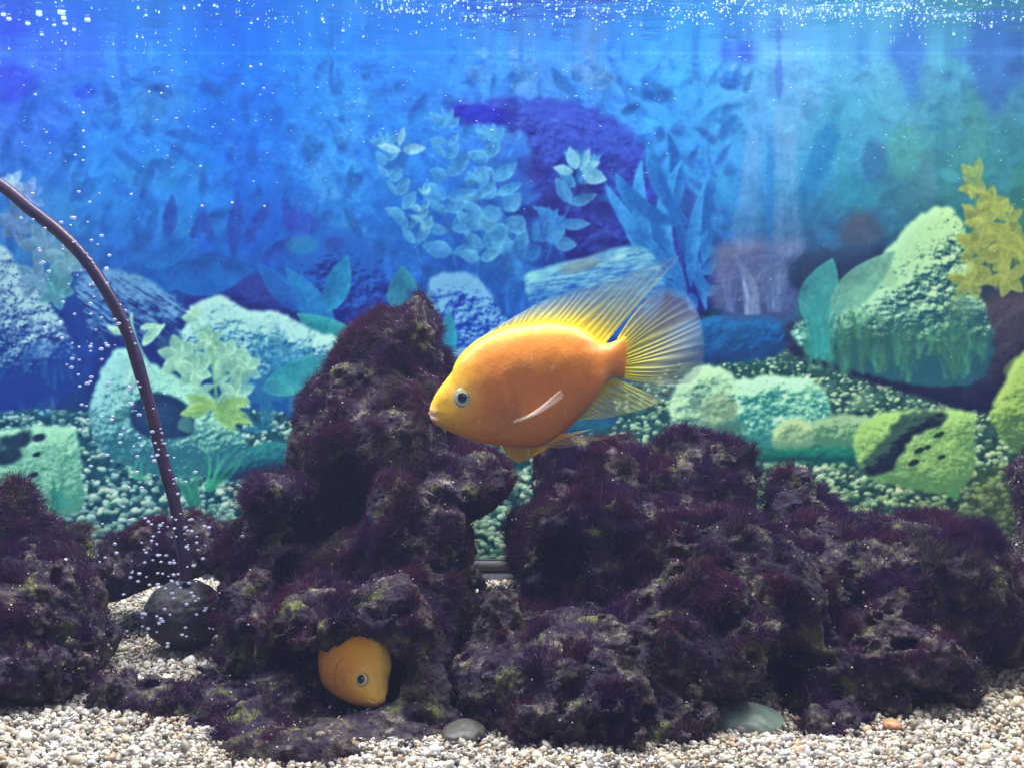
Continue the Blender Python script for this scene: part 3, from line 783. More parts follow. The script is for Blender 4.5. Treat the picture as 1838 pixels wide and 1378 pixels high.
def sample(V, Q, N, n, r, wt=None):
    ar = np.linalg.norm(np.cross(V[Q[:, 2]]-V[Q[:, 0]], V[Q[:, 3]]-V[Q[:, 1]]), axis=1)
    if wt is not None: ar = ar*wt
    cdf = np.cumsum(ar); i = np.searchsorted(cdf, r.random(n)*cdf[-1]); i = np.clip(i, 0, len(Q)-1)
    w = r.dirichlet([1]*4, n)
    return (V[Q[i]]*w[..., None]).sum(1), (N[Q[i]]*w[..., None]).sum(1)

KEEP_CLEAR = (0, 0, 0)
def algae(rk, n, seed, L=.0074, width=.00026):
    r = np.random.default_rng(seed)
    ctr = rk.V[rk.Q].mean(1); nn = rk.N[rk.Q[:, 0]]
    mask = fbm(ctr[:, 0]*55, ctr[:, 1]*55, ctr[:, 2]*55+3, 3)
    wt = (sstep(-.10+.12*sstep(-.06, -.14, ctr[:, 2]), .14+.12*sstep(-.06, -.14, ctr[:, 2]), mask)*.96+.04)*(.25+np.clip(nn[:, 2]+.5, 0, 1.2))*(.35+np.clip(-nn[:, 1]+.45, 0, 1))
    hgt = ctr[:, 2]
    wt = wt*(.45+.55*sstep(-.15, -.09, hgt))
    wt = wt*sstep(.016, .026, np.linalg.norm((ctr-np.array(KEEP_CLEAR))*[1, .5, 1], axis=1))
    P, Nn = sample(rk.V, rk.Q, rk.N, n, r, wt)
    Nn /= np.linalg.norm(Nn, axis=1)[:, None]+1e-9
    fl = np.stack([fbm(P[:, 0]*22+5, P[:, 2]*22, P[:, 1]*22, 2), fbm(P[:, 0]*22, P[:, 2]*22+8, P[:, 1]*22, 2), fbm(P[:, 0]*22, P[:, 2]*22, P[:, 1]*22+9, 2)], 1)*2.2
    clump = fbm(P[:, 0]*90, P[:, 1]*90, P[:, 2]*90, 2)
    d = Nn*.75+np.array([-.15, -.1, .4])+fl*.8+r.normal(size=P.shape)*.30
    d /= np.linalg.norm(d, axis=1)[:, None]
    g = np.array([.25, 0, -.5])+fl*.8
    ln = (L*r.uniform(.35, 1.25, n)*(1+clump*1.2))[:, None]
    side = np.cross(d, r.normal(size=P.shape)); side /= np.linalg.norm(side, axis=1)[:, None]
    w = width*r.uniform(.6, 1.3, n)[:, None]
    A = P-Nn*.0004; B = A+d*ln*.55; C = B+(d+g*.55)*ln*.5
    V = np.stack([A-side*w/2, A+side*w/2, B-side*w*.4, B+side*w*.4, C], 1).reshape(-1, 3)
    o = np.arange(n)[:, None]*5
    T = np.concatenate([o+[0, 1, 3], o+[0, 3, 2], o+[2, 3, 4]])
    # colour of each filament: violet, wine, now and then dusty pale
    t = fbm(P[:, 0]*30+11, P[:, 1]*30, P[:, 2]*30, 3)
    c0 = np.array([.036, .012, .062]); c1 = np.array([.070, .017, .044]); c2 = np.array([.15, .115, .13]); c3 = np.array([.075, .075, .045])
    m = sstep(-.25, .3, t+r.normal(size=n)*.08)[:, None]
    c = c0*(1-m)+c1*m
    dust = (r.random(n) <   .03+.34*sstep(.06, .36, fbm(P[:, 0]*48+3, P[:, 1]*48+40, P[:, 2]*48, 3)))[:, None]
    c = np.where(dust, c2*r.uniform(.4, 1.1, (n, 1)), c)
    gr = (fbm(P[:, 0]*26, P[:, 1]*26+90, P[:, 2]*26, 2) > .28)[:, None] & (r.random((n, 1)) < .5)
    c = np.where(gr, c3, c)*r.uniform(.55, 1.45, (n, 1))
    return mesh("algae", V, tris=T, cols={"tint": np.repeat(c, 5, 0)}, smooth=False)

_ico = None
def ico(sub=1):
    t = (1+5**.5)/2
    V = np.array([(-1,t,0),(1,t,0),(-1,-t,0),(1,-t,0),(0,-1,t),(0,1,t),(0,-1,-t),(0,1,-t),(t,0,-1),(t,0,1),(-t,0,-1),(-t,0,1)], float)
    T = np.array([(0,11,5),(0,5,1),(0,1,7),(0,7,10),(0,10,11),(1,5,9),(5,11,4),(11,10,2),(10,7,6),(7,1,8),(3,9,4),(3,4,2),(3,2,6),(3,6,8),(3,8,9),(4,9,5),(2,4,11),(6,2,10),(8,6,7),(9,8,1)])
    for _ in range(sub):
        E = np.concatenate([T[:, [0, 1]], T[:, [1, 2]], T[:, [2, 0]]]); E = np.sort(E, 1)
        u, inv = np.unique(E, axis=0, return_inverse=True); inv = inv.ravel()
        m = V[u].mean(1); e = inv.reshape(3, -1).T+len(V)
        V = np.concatenate([V, m])
        T = np.concatenate([np.stack([T[:, 0], e[:, 0], e[:, 2]], 1), np.stack([T[:, 1], e[:, 1], e[:, 0]], 1), np.stack([T[:, 2], e[:, 2], e[:, 1]], 1), e])
    return V/np.linalg.norm(V, axis=1)[:, None], T

def octa():
    V = np.array([(1,0,0),(-1,0,0),(0,1,0),(0,-1,0),(0,0,1),(0,0,-1)], float)
    T = np.array([(0,2,4),(2,1,4),(1,3,4),(3,0,4),(2,0,5),(1,2,5),(3,1,5),(0,3,5)])
    E = np.concatenate([T[:, [0, 1]], T[:, [1, 2]], T[:, [2, 0]]]); E = np.sort(E, 1)
    u, inv = np.unique(E, axis=0, return_inverse=True); inv = inv.ravel()
    m = V[u].mean(1); e = inv.reshape(3, -1).T+len(V); V = np.concatenate([V, m])
    T = np.concatenate([np.stack([T[:, 0], e[:, 0], e[:, 2]], 1), np.stack([T[:, 1], e[:, 1], e[:, 0]], 1), np.stack([T[:, 2], e[:, 2], e[:, 1]], 1), e])
    return V/np.linalg.norm(V, axis=1)[:, None], T

def scatter(base, P, Rad, cols, r, jitter=.16):
    bV, bT = base; n = len(P)
    q = r.normal(size=(n, 4)); q /= np.linalg.norm(q, axis=1)[:, None]
    w, x, y, z = q.T
    M = np.stack([1-2*(y*y+z*z), 2*(x*y-z*w), 2*(x*z+y*w), 2*(x*y+z*w), 1-2*(x*x+z*z), 2*(y*z-x*w), 2*(x*z-y*w), 2*(y*z+x*w), 1-2*(x*x+y*y)], 1).reshape(n, 3, 3)
    loc = bV[None]*Rad[:, None, :]*(1+jitter*r.normal(size=(n, len(bV), 1)))
    V = np.einsum('nij,nkj->nki', M, loc)+P[:, None, :]
    T = (bT[None]+np.arange(n)[:, None, None]*len(bV)).reshape(-1, 3)
    return V.reshape(-1, 3), T, np.repeat(cols, len(bV), 0)

def make_rock(name, label, rk, n_alg, seed, mat, fmat, L=.0074):
    t = thing(name, label, "rock", (float(rk.V[:, 0].mean()), float(rk.V[:, 1].mean()), float(rk.V[:, 2].min())))
    off = np.array(t.location)
    o = obj("stone", mesh("stone", rk.V-off, quads=rk.Q), mat, t)
    m = algae(rk, n_alg, seed, L)
    a = obj("algae", m, fmat, t); a.location = -off; a["kind"] = "stuff"
    # pale crumbs lodged in the growth
    r = np.random.default_rng(seed+5)
    P, N = sample(rk.V, rk.Q, rk.N, 900, r, np.clip(rk.N[rk.Q[:, 0]][:, 2]+.4, 0, 1))
    P = P+N*.0012
    R = (r.lognormal(-8.1, .42, 900))[:, None]*r.uniform(.7, 1.2, (900, 3))*1.0
    pal = np.array([(.75, .72, .66), (.8, .8, .85), (.55, .45, .28), (.65, .6, .3), (.5, .42, .5)])
    c = pal[r.integers(0, 5, 900)]
    V, T, C = scatter(ico(0), P, R, c, r)
    cr = obj("crumbs", mesh("crumbs", V-off, tris=T, cols={"tint": C}), pebble_mat(), t); cr["kind"] = "stuff"
    return t

_pm = None
def pebble_mat():
    global _pm
    if _pm: return _pm
    n = NT("pebble")
    c = n.attr("tint").outputs['Color']
    v = n.noise(700, 3, .6)
    c = n.mix(1.0, c, n.ramp(v, [(.3, (.62, .60, .57)), (.62, (1, 1, 1))]), 'MULTIPLY')
    _pm = n.done(n.principled(Base_Color=c, Roughness=.42, Specular_IOR_Level=.5, Normal=n.bump(v, .3, .0004)))
    return _pm

def floor_z(x, y):
    x = np.asarray(x, float); y = np.asarray(y, float)
    z = -.1625+.004*fbm(x*9+3, y*9, octv=3)+.012*sstep(0, .22, y)+.006*sstep(.22, .4, x)
    # dip behind the hole of the right rock
    return z

def build_gravel():
    r = np.random.default_rng(21)
    gx, gy = np.meshgrid(np.linspace(-.62, .62, 220), np.linspace(-.20, BY-.004, 90))
    V = np.stack([gx.ravel(), gy.ravel(), floor_z(gx, gy).ravel()-.002], 1)
    idx = np.arange(gx.size).reshape(gx.shape)
    Q = np.stack([idx[:-1, :-1], idx[:-1, 1:], idx[1:, 1:], idx[1:, :-1]], -1).reshape(-1, 4)
    n = NT("gravel_bed"); v = n.noise(500, 4, .7)
    bm = n.done(n.principled(Base_Color=n.ramp(v, [(.3, (.10, .085, .07)), (.7, (.36, .33, .28))]), Roughness=.9))
    o = obj("gravel_bed", mesh("gravel_bed", V, quads=Q), bm); tag(o, kind="structure")
    # grains
    N1 = 100000
    x = r.uniform(-.42, .42, N1); y = -.19+(r.random(N1)**1.4)*.43
    z = floor_z(x, y)+r.uniform(-.0012, .0010, N1)
    R = r.lognormal(-6.84, .42, N1)[:, None]*np.stack([r.uniform(.9, 1.35, N1), r.uniform(.75, 1.1, N1), r.uniform(.55, .85, N1)], 1)
    pal = np.array([(.80, .78, .74), (.74, .70, .62), (.62, .56, .46), (.84, .84, .86), (.66, .66, .74), (.36, .33, .30), (.60, .44, .30), (.50, .34, .24), (.22, .20, .20), (.72, .60, .44), (.55, .55, .5)])
    pr = np.array([.2, .16, .14, .12, .08, .09, .06, .03, .08, .06, .05])
    c = pal[r.choice(len(pal), N1, p=pr/pr.sum())]*r.uniform(.55, 1.08, (N1, 1))*np.array([1.0, .97, .91])
    yel = sstep(.17, .30, x)[:, None]*.35
    c = c*(1-yel)+c*np.array([.95, .86, .5])*yel
    dirt = (.62+.38*sstep(-.25, .2, fbm(x*22, y*22+4, octv=3)))[:, None]; c = c*(dirt+(1-dirt)*np.array([.75, .65, .45]))
    V, T, C = scatter(octa(), np.stack([x, y, z], 1), R, c, r, .10)
    o = obj("gravel", mesh("gravel", V, tris=T, cols={"tint": C}), pebble_mat())
    tag(o, "loose cream, grey and tan aquarium gravel covering the tank floor", "gravel", kind="stuff")

def pebble_stone(name, label, px, py, Y, rx, ry, rd, col, seed, lift=0, tilt=0.0):
    d = (Y-CAMY)/F
    V, T = ico(4); x, y, z = V.T
    k = 1+.16*fbm(x*1.1+seed, y*1.1, z*1.1, 3)+.03*fbm(x*5+seed, y*5, z*5, 3)
    V = V*k[:, None]*np.array([rx*d, rd, ry*d])
    c, s_ = math.cos(tilt), math.sin(tilt)
    V = V@np.array([[c, 0, s_], [0, 1, 0], [-s_, 0, c]])
    n = NT("stone_"+name); v = n.noise(90, 5, .65); v2 = n.noise(600, 3, .6)
    col = np.array(col)
    m = n.done(n.principled(Base_Color=n.mix(n.ramp(v2, [(.35, (0, 0, 0)), (.7, (.5, .5, .5))]), n.ramp(v, [(.3, tuple(col*.55)), (.6, tuple(col)), (.75, tuple(np.clip(col*1.35, 0, .9)))]), tuple(col*.7)), Roughness=.5, Normal=n.bump(v2, .3, .0006)))
    o = obj(name, mesh(name, V, tris=T), m, None, (X_(px, Y), Y, Z_(py, Y)))
    tag(o, label, "stone")
    return o

# ---------------------------------------------------------------- the fish
FY = 0.0
def fx(p): return np.array([X_(p[0], FY), Z_(p[1], FY)])

TOP = [(772,737),(773,726),(785,702),(801,681),(811,668),(816,655),(827,637),(854,612),(889,594),(920,585),(950,580),(990,578),(1030,584),(1056,596),(1075,612),(1092,616),(1108,610),(1122,604)]
BOT = [(772,745),(775,754),(785,763),(803,772),(822,780),(842,788),(868,795),(900,800),(936,803),(966,801),(990,790),(1012,775),(1034,755),(1056,732),(1074,706),(1088,685),(1102,676),(1120,678)]
WID = [.0022,.0046,.0078,.0105,.0128,.0145,.0168,.0188,.0200,.0206,.0206,.0198,.0182,.0160,.0132,.0100,.0068,.0036]

def fish_body():
    T_ = smooth_poly([fx(p) for p in TOP], 7, False); B_ = smooth_poly([fx(p) for p in BOT], 7, False)
    Wd = smooth_poly([(w, 0) for w in WID], 7, False)[:, 0]
    m = len(T_); K = 72
    th = np.linspace(0, 2*np.pi, K, endpoint=False)
    ct, st = np.cos(th), np.sin(th)
    V = np.zeros((m, K, 3)); U = np.zeros((m, K, 2))
    for i in range(m):
        c = (T_[i]+B_[i])/2; hv = (T_[i]-B_[i])/2
        s = i/(m-1)
        # st>0 towards the back; flank profile a bit keeled along the back
        prof = np.sign(ct)*np.abs(ct)**(.66)
        wide = Wd[i]*(1-.16*np.clip(st, 0, 1)**2+.10*np.clip(-st, 0, 1)*(1-np.clip(-st, 0, 1)))
        V[i, :, 0] = c[0]+hv[0]*st; V[i, :, 2] = c[1]+hv[1]*st; V[i, :, 1] = -prof*wide
        U[i, :, 0] = s; U[i, :, 1] = st
    P = V.reshape(-1, 3)
    px = P[:, 0]/(0.6)*F+919; py = 689-P[:, 2]/.6*F
    sgn = np.sign(-P[:, 1]+1e-9)
    # mouth slit, lips, gill cover and cheek creases as real relief
    def seg(a, b):
        ab = np.array(b, float)-a; t = np.clip(((px-a[0])*ab[0]+(py-a[1])*ab[1])/(ab@ab), 0, 1)
        return np.hypot(px-a[0]-ab[0]*t, py-a[1]-ab[1]*t)
    off = np.zeros(len(P))
    off -= .0011*np.exp(-(seg((768,742),(786,748))/1.9)**2)
    off += .0007*np.exp(-(seg((772,734),(784,738))/3.5)**2)+.0007*np.exp(-(seg((775,752),(788,755))/3.5)**2)
    arc = np.hypot((px-868)/1.0, (py-722)/1.12)
    gate = sstep(.2, .9, np.cos(np.arctan2(py-735, px-868)-.25))
    off -= .0015*np.exp(-((arc-58)/2.8)**2)*gate
    off += .0010*np.exp(-((arc-50)/7)**2)*gate
    arc2 = np.hypot(px-845, py-722)
    off -= .0008*np.exp(-((arc2-40)/3)**2)*sstep(.1, .8, np.cos(np.arctan2(py-722, px-845)-.4))
    off += .0007*fbm(px/34, py/34, sgn*3, 3)
    off -= .0007*np.exp(-(np.hypot(px-835, py-713)/20)**4)*0
    Nn = np.zeros_like(P); Nn[:, 1] = -sgn
    P = P+Nn*off[:, None]*np.clip(np.abs(P[:, 1])/.004, 0, 1)[:, None]
    idx = np.arange(m*K).reshape(m, K)
    nxt = np.roll(idx, -1, 1)
    Q = np.stack([idx[:-1], nxt[:-1], nxt[1:], idx[1:]], -1).reshape(-1, 4)
    c0 = P[idx[0]].mean(0)-[.0012, 0, 0]; c1 = P[idx[-1]].mean(0)+[.001, 0, 0]
    V2 = np.concatenate([P, [c0], [c1]]); a, b = m*K, m*K+1
    T = np.concatenate([np.stack([nxt[0], idx[0], np.full(K, a)], 1), np.stack([idx[-1], nxt[-1], np.full(K, b)], 1)])
    return V2, Q, T

def fish_tint(V, which):
    px = V[:, 0]/.6*F+919; py = 689-V[:, 2]/.6*F; side = V[:, 1]
    n = fbm(px/40+3, py/40, side*60, 4); n2 = fbm(px/9, py/9, side*200, 3)
    if which == 0:
        org = np.array([.86, .27, .018]); yel = np.array([.97, .62, .012]); pink = np.array([.70, .22, .06]); dus = np.array([.42, .17, .05])
    else:
        org = np.array([.96, .42, .03]); yel = np.array([1.0, .62, .08]); pink = np.array([.74, .32, .08]); dus = np.array([.5, .2, .05])
    # axis coordinate: head to tail and belly to back
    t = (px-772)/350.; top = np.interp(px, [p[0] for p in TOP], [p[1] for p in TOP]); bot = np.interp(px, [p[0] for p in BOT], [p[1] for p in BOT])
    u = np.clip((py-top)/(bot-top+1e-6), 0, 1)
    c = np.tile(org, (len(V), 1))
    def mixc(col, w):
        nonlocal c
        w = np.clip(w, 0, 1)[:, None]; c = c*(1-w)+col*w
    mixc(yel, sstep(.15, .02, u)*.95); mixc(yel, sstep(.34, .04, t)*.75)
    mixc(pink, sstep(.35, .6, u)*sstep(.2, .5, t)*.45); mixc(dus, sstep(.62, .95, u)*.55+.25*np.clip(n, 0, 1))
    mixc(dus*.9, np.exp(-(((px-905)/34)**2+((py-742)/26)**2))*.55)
    mixc(np.array([.92, .62, .52]), np.exp(-(((px-776)/9)**2+((py-746)/13)**2))*.9 if which == 0 else np.exp(-(((px-776)/9)**2+((py-746)/13)**2))*.2)
    mixc(np.array([.9, .75, .3]), (np.exp(-(((px-835)/22)**2+((py-713)/22)**2)*1.0))*.35)
    c = c*(1+.10*n2[:, None]+.16*n[:, None]*np.array([.6, 1, 1.2]))
    r9 = np.random.default_rng(4); sp = (fbm(px/8, py/8, side*300, 2) > .50)[:, None]; c = np.where(sp, c*.6+np.array([.9, .62, .4])*.4, c)
    return np.clip(c, .01, .97)

def skin_mat():
    n = NT("fish_skin")
    c = n.attr("tint").outputs['Color']
    sp = n.noise(1500, 2, .5)
    c2 = n.mix(n.ramp(sp, [(.60, (0, 0, 0)), (.72, (.30, .30, .30))]), c, (.95, .70, .45))
    v = n.node("ShaderNodeTexVoronoi"); v.inputs['Scale'].default_value = 520; n.t.links.new(n.coord(), v.inputs['Vector'])
    return n.done(n.principled(Base_Color=c2, Roughness=.42, Specular_IOR_Level=.35, Subsurface_Weight=.12, Subsurface_Radius=(.004, .0016, .0006), Subsurface_Scale=.5,
                               Normal=n.bump(v.outputs['Distance'], .16, .0004)))

def fin_mat(name):
    n = NT(name)
    a = n.attr("tint"); o = n.attr("veil").outputs['Fac']
    d = n.principled(Base_Color=a.outputs['Color'], Roughness=.45, Specular_IOR_Level=.4)
    t = n.node("ShaderNodeBsdfTranslucent"); n.t.links.new(a.outputs['Color'], t.inputs[0])
    m = n.node("ShaderNodeMixShader"); m.inputs[0].default_value = .55; n.t.links.new(d, m.inputs[1]); n.t.links.new(t.outputs[0], m.inputs[2])
    tr = n.node("ShaderNodeBsdfTransparent")
    m2 = n.node("ShaderNodeMixShader"); n.t.links.new(o, m2.inputs[0]); n.t.links.new(tr.outputs[0], m2.inputs[1]); n.t.links.new(m.outputs[0], m2.inputs[2])
    return n.done(m2.outputs[0])

def fin(name, base, outer, rays, c_in, c_out, parent, mat, y0=0.0, y1=0.0, op_in=.95, op_out=.3, ray_gain=.5, ns=260, nt=30, bulge=0.0, wave=.0012, fade_pow=1.0, edge=.02, rayw=.30, opt=None, curl=0.0, sag=0.0):
    """a membrane stretched between a base line and an outer line, with fin rays as ridges"""
    B_ = smooth_poly([fx(p) for p in base], 24, False); O_ = smooth_poly([fx(p) for p in outer], 24, False)
    def res(P, n):
        d = np.concatenate([[0], np.cumsum(np.linalg.norm(np.diff(P, axis=0), axis=1))]); q = np.linspace(0, d[-1], n)
        return np.stack([np.interp(q, d, P[:, 0]), np.interp(q, d, P[:, 1])], 1)
    B_, O_ = res(B_, ns), res(O_, ns)
    s = np.linspace(0, 1, ns)[:, None]; t = np.linspace(0, 1, nt)[None, :]
    P = B_[:, None, :]*(1-t[..., None])+O_[:, None, :]*t[..., None]
    dirv = O_-B_; nrm = np.stack([-dirv[:, 1], dirv[:, 0]], 1)
    P = P+nrm[:, None, :]*(bulge*np.sin(np.pi*t)*(s-.5)*2)[..., None]
    P = P+np.array([0, sag])*(np.sin(np.pi*t))[..., None]
    ph = s*rays+.30*np.sin(t*3+s*20)+.12*np.sin(s*rays*2.3)
    ridge = np.abs(((ph) % 1.0)-.5)*2          # 1 at ray
    ray = sstep(1-rayw, 1, ridge)
    Y = y0+(y1-y0)*t+wave*np.sin(s*9+t*2.2)*t+.00035*ray*(1-t*.6)+curl*t*t
    V = np.stack([P[..., 0], Y+0*P[..., 0], P[..., 1]], -1).reshape(-1, 3)
    ci, co = np.array(c_in), np.array(c_out)
    n = fbm(P[..., 0]*260, P[..., 1]*260, octv=3)
    k = (t**fade_pow+0*s)
    col = ci*(1-k[..., None])+co*k[..., None]
    op = op_in*(1-k)+op_out*k
    op = op*(1-ray_gain*(1-ray)*sstep(.0, .25, t)*(1-.75*sstep(.55, .95, t)))+ .10*n
    if opt is not None: op = op*opt(s, t)
    op = op*(1-sstep(1-edge*2, 1, t)*.6)*sstep(0, .01, s)*sstep(0, .01, 1-s)
    op = np.clip(op, 0, 1)
    idx = np.arange(ns*nt).reshape(ns, nt)
    Q = np.stack([idx[:-1, :-1], idx[1:, :-1], idx[1:, 1:], idx[:-1, 1:]], -1).reshape(-1, 4)
    col = col*(1+.22*((ray-.4)*(1-.6*t))[..., None])
    me = mesh(name, V, quads=Q, cols={"tint": np.clip(col.reshape(-1, 3), 0, .97), "veil": np.repeat(op.reshape(-1, 1), 3, 1)})
    return obj(name, me, mat, parent)

def fish_eye(parent, which):
    V, T = ico(4)
    rz = .0060 if which == 0 else .0072
    for sgn in (-1, 1):
        c = fx((835, 713)); 
        yc = sgn*.0130
        R = np.array([rz, .0036, rz*1.02])
        P = V*R
        rr = np.hypot(P[:, 0], P[:, 2])/rz
        ang = np.arctan2(P[:, 2], P[:, 0])
        sil = np.array([.40, .47, .50]) if which == 0 else np.array([.60, .48, .16]); yel = np.array([.46, .44, .06]); drk = np.array([.10, .11, .13]); gry = np.array([.42, .50, .58])
        col = np.tile(sil, (len(P), 1))
        w = (sstep(.46, .52, rr)*(1-sstep(.70, .80, rr))*(.35+.65*sstep(-.6, .9, np.sin(ang+.3))))[:, None]; col = col*(1-w)+(yel if which == 0 else np.array([.8, .55, .05]))*w
        w = (sstep(.40, .44, rr)*(1-sstep(.50, .58, rr)))[:, None]; col = col*(1-w)+gry*w
        w = (sstep(.72, .78, rr)*(1-sstep(.82, .88, rr)))[:, None]*.6; col = col*(1-w)+drk*w
        n = NT("eye_iris"); m = n.done(n.principled(Base_Color=n.attr("tint").outputs['Color'], Roughness=.18, Coat_Weight=.6, Coat_Roughness=.03))
        e = obj("eye", mesh("eye", P, tris=T, cols={"tint": col}), m, parent, (c[0], yc, c[1])); e.rotation_euler = (0, 0, sgn*rad(17))
        n = NT("eye_pupil"); m = n.done(n.principled(Base_Color=(.006, .006, .018), Roughness=.06, Specular_IOR_Level=.8))
        obj("pupil", mesh("pupil", V*np.array([.0027, .0010, .0029])*(1 if which == 0 else 1.25), tris=T), m, e, (0, sgn*.0030, 0))

def build_fish(which, label):
    root = thing("orange_cichlid" if which == 0 else "orange_cichlid", label, "fish", (0, 0, 0))
    V, Q, T = fish_body()
    sk = skin_mat()
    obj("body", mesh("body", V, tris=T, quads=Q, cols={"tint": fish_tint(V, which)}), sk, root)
    fish_eye(root, which)
    fm = fin_mat("fin_membrane")
    Y1 = (.90, .76, .04); YE = (.80, .80, .22); BL = (.50, .62, .70)
    # dorsal
    fin("dorsal_fin", [(872,604),(905,590),(950,584),(1000,583),(1040,590),(1066,606),(1086,618)],
        [(866,603),(889,588),(924,568),(973,541),(1044,516),(1099,499),(1140,485),(1175,471),(1229,454)], 20, (.95,.86,.04), (.42, .62, .56), root, fm,
        op_in=1.3, op_out=.24, ray_gain=.30, fade_pow=.9, rayw=.9, opt=lambda s, t: 1-.62*sstep(.82, 1.0, s)*sstep(.35, 1, t), wave=.0016)
    # caudal
    fin("tail_fin", [(1108,607),(1113,620),(1117,640),(1117,660),(1110,677)],
        [(1180,518),(1205,516),(1232,530),(1252,558),(1264,600),(1265,640),(1256,670),(1236,689)], 17, (.97, .84, .04), (.44, .56, .66), root, fm,
        op_in=1.35, op_out=.34, ray_gain=.30, fade_pow=1.2, rayw=.85, bulge=-.05, wave=.0014, opt=lambda s, t: 1-.3*np.exp(-((s-.12)/.12)**2)*t)
    # anal
    fin("anal_fin", [(1036,757),(1056,735),(1074,708),(1088,686),(1104,676)],
        [(1050,753),(1080,751),(1112,745),(1150,736),(1192,720)], 12, (.97, .84, .03), (.78, .84, .36), root, fm,
        op_in=1.0, op_out=.72, ray_gain=.36, fade_pow=1.0, rayw=.6, wave=.0012)
    fin("anal_fin_lobe", [(1085,690),(1094,682),(1104,676)], [(1192,722),(1222,706),(1246,684)], 6, (.62, .60, .20), (.42, .56, .50), root, fm,
        y0=.001, y1=.002, op_in=.75, op_out=.18, ray_gain=.3, fade_pow=.7)
    # pelvic pair
    fin("pelvic_fin", [(968,801),(984,793),(1004,778)], [(1000,802),(1040,795),(1092,782)], 7, (.85, .50, .09), (.62, .66, .42), root, fm,
        y0=-.010, y1=-.016, op_in=1.0, op_out=.25, ray_gain=.5, rayw=.6)
    fin("pelvic_spine", [(984,794),(1004,777)], [(1030,776),(1062,767)], 3, (.9, .62, .12), (.95, .85, .5), root, fm, y0=-.011, y1=-.017, op_in=1.0, op_out=.85, ray_gain=.2)
    if which == 0: fin("pelvic_fin", [(898,796),(930,800),(975,800)], [(908,818),(925,830),(945,829),(962,820),(988,803)], 8, (1.0, .42, .02), (1.0, .52, .04), root, fm,
        y0=.008, y1=.012, op_in=1.0, op_out=1.0, ray_gain=.05, edge=.001, wave=.002)
    # pectoral, seen nearly edge on
    fin("pectoral_fin", [(920,753),(923,757)], [(988,710),(1003,699),(1007,712)], 4, (.95, .88, .78), (.85, .70, .62), root, fm,
        y0=-.0215, y1=-.031, op_in=1.0, op_out=.25, ray_gain=.15, bulge=.0, wave=.001, nt=40, sag=-.0016)
    return root

# ---------------------------------------------------------------- hose, air stone, bubbles
def tube(path, radius, nseg=14, closed=False, var=None):
    P = np.array(path, float); m = len(P)
    T = np.gradient(P, axis=0); T /= np.linalg.norm(T, axis=1)[:, None]
    up = np.array([.1, 1, .05]); A = np.cross(T, up); A /= np.linalg.norm(A, axis=1)[:, None]; B = np.cross(T, A)
    th = np.linspace(0, 2*np.pi, nseg, endpoint=False)
    r = np.full(m, radius) if np.isscalar(radius) else np.array(radius)
    V = P[:, None]+(A[:, None]*np.cos(th)[None, :, None]+B[:, None]*np.sin(th)[None, :, None])*r[:, None, None]
    idx = np.arange(m*nseg).reshape(m, nseg); nx = np.roll(idx, -1, 1)
    Q = np.stack([idx[:-1], nx[:-1], nx[1:], idx[1:]], -1).reshape(-1, 4)
    return V.reshape(-1, 3), Q

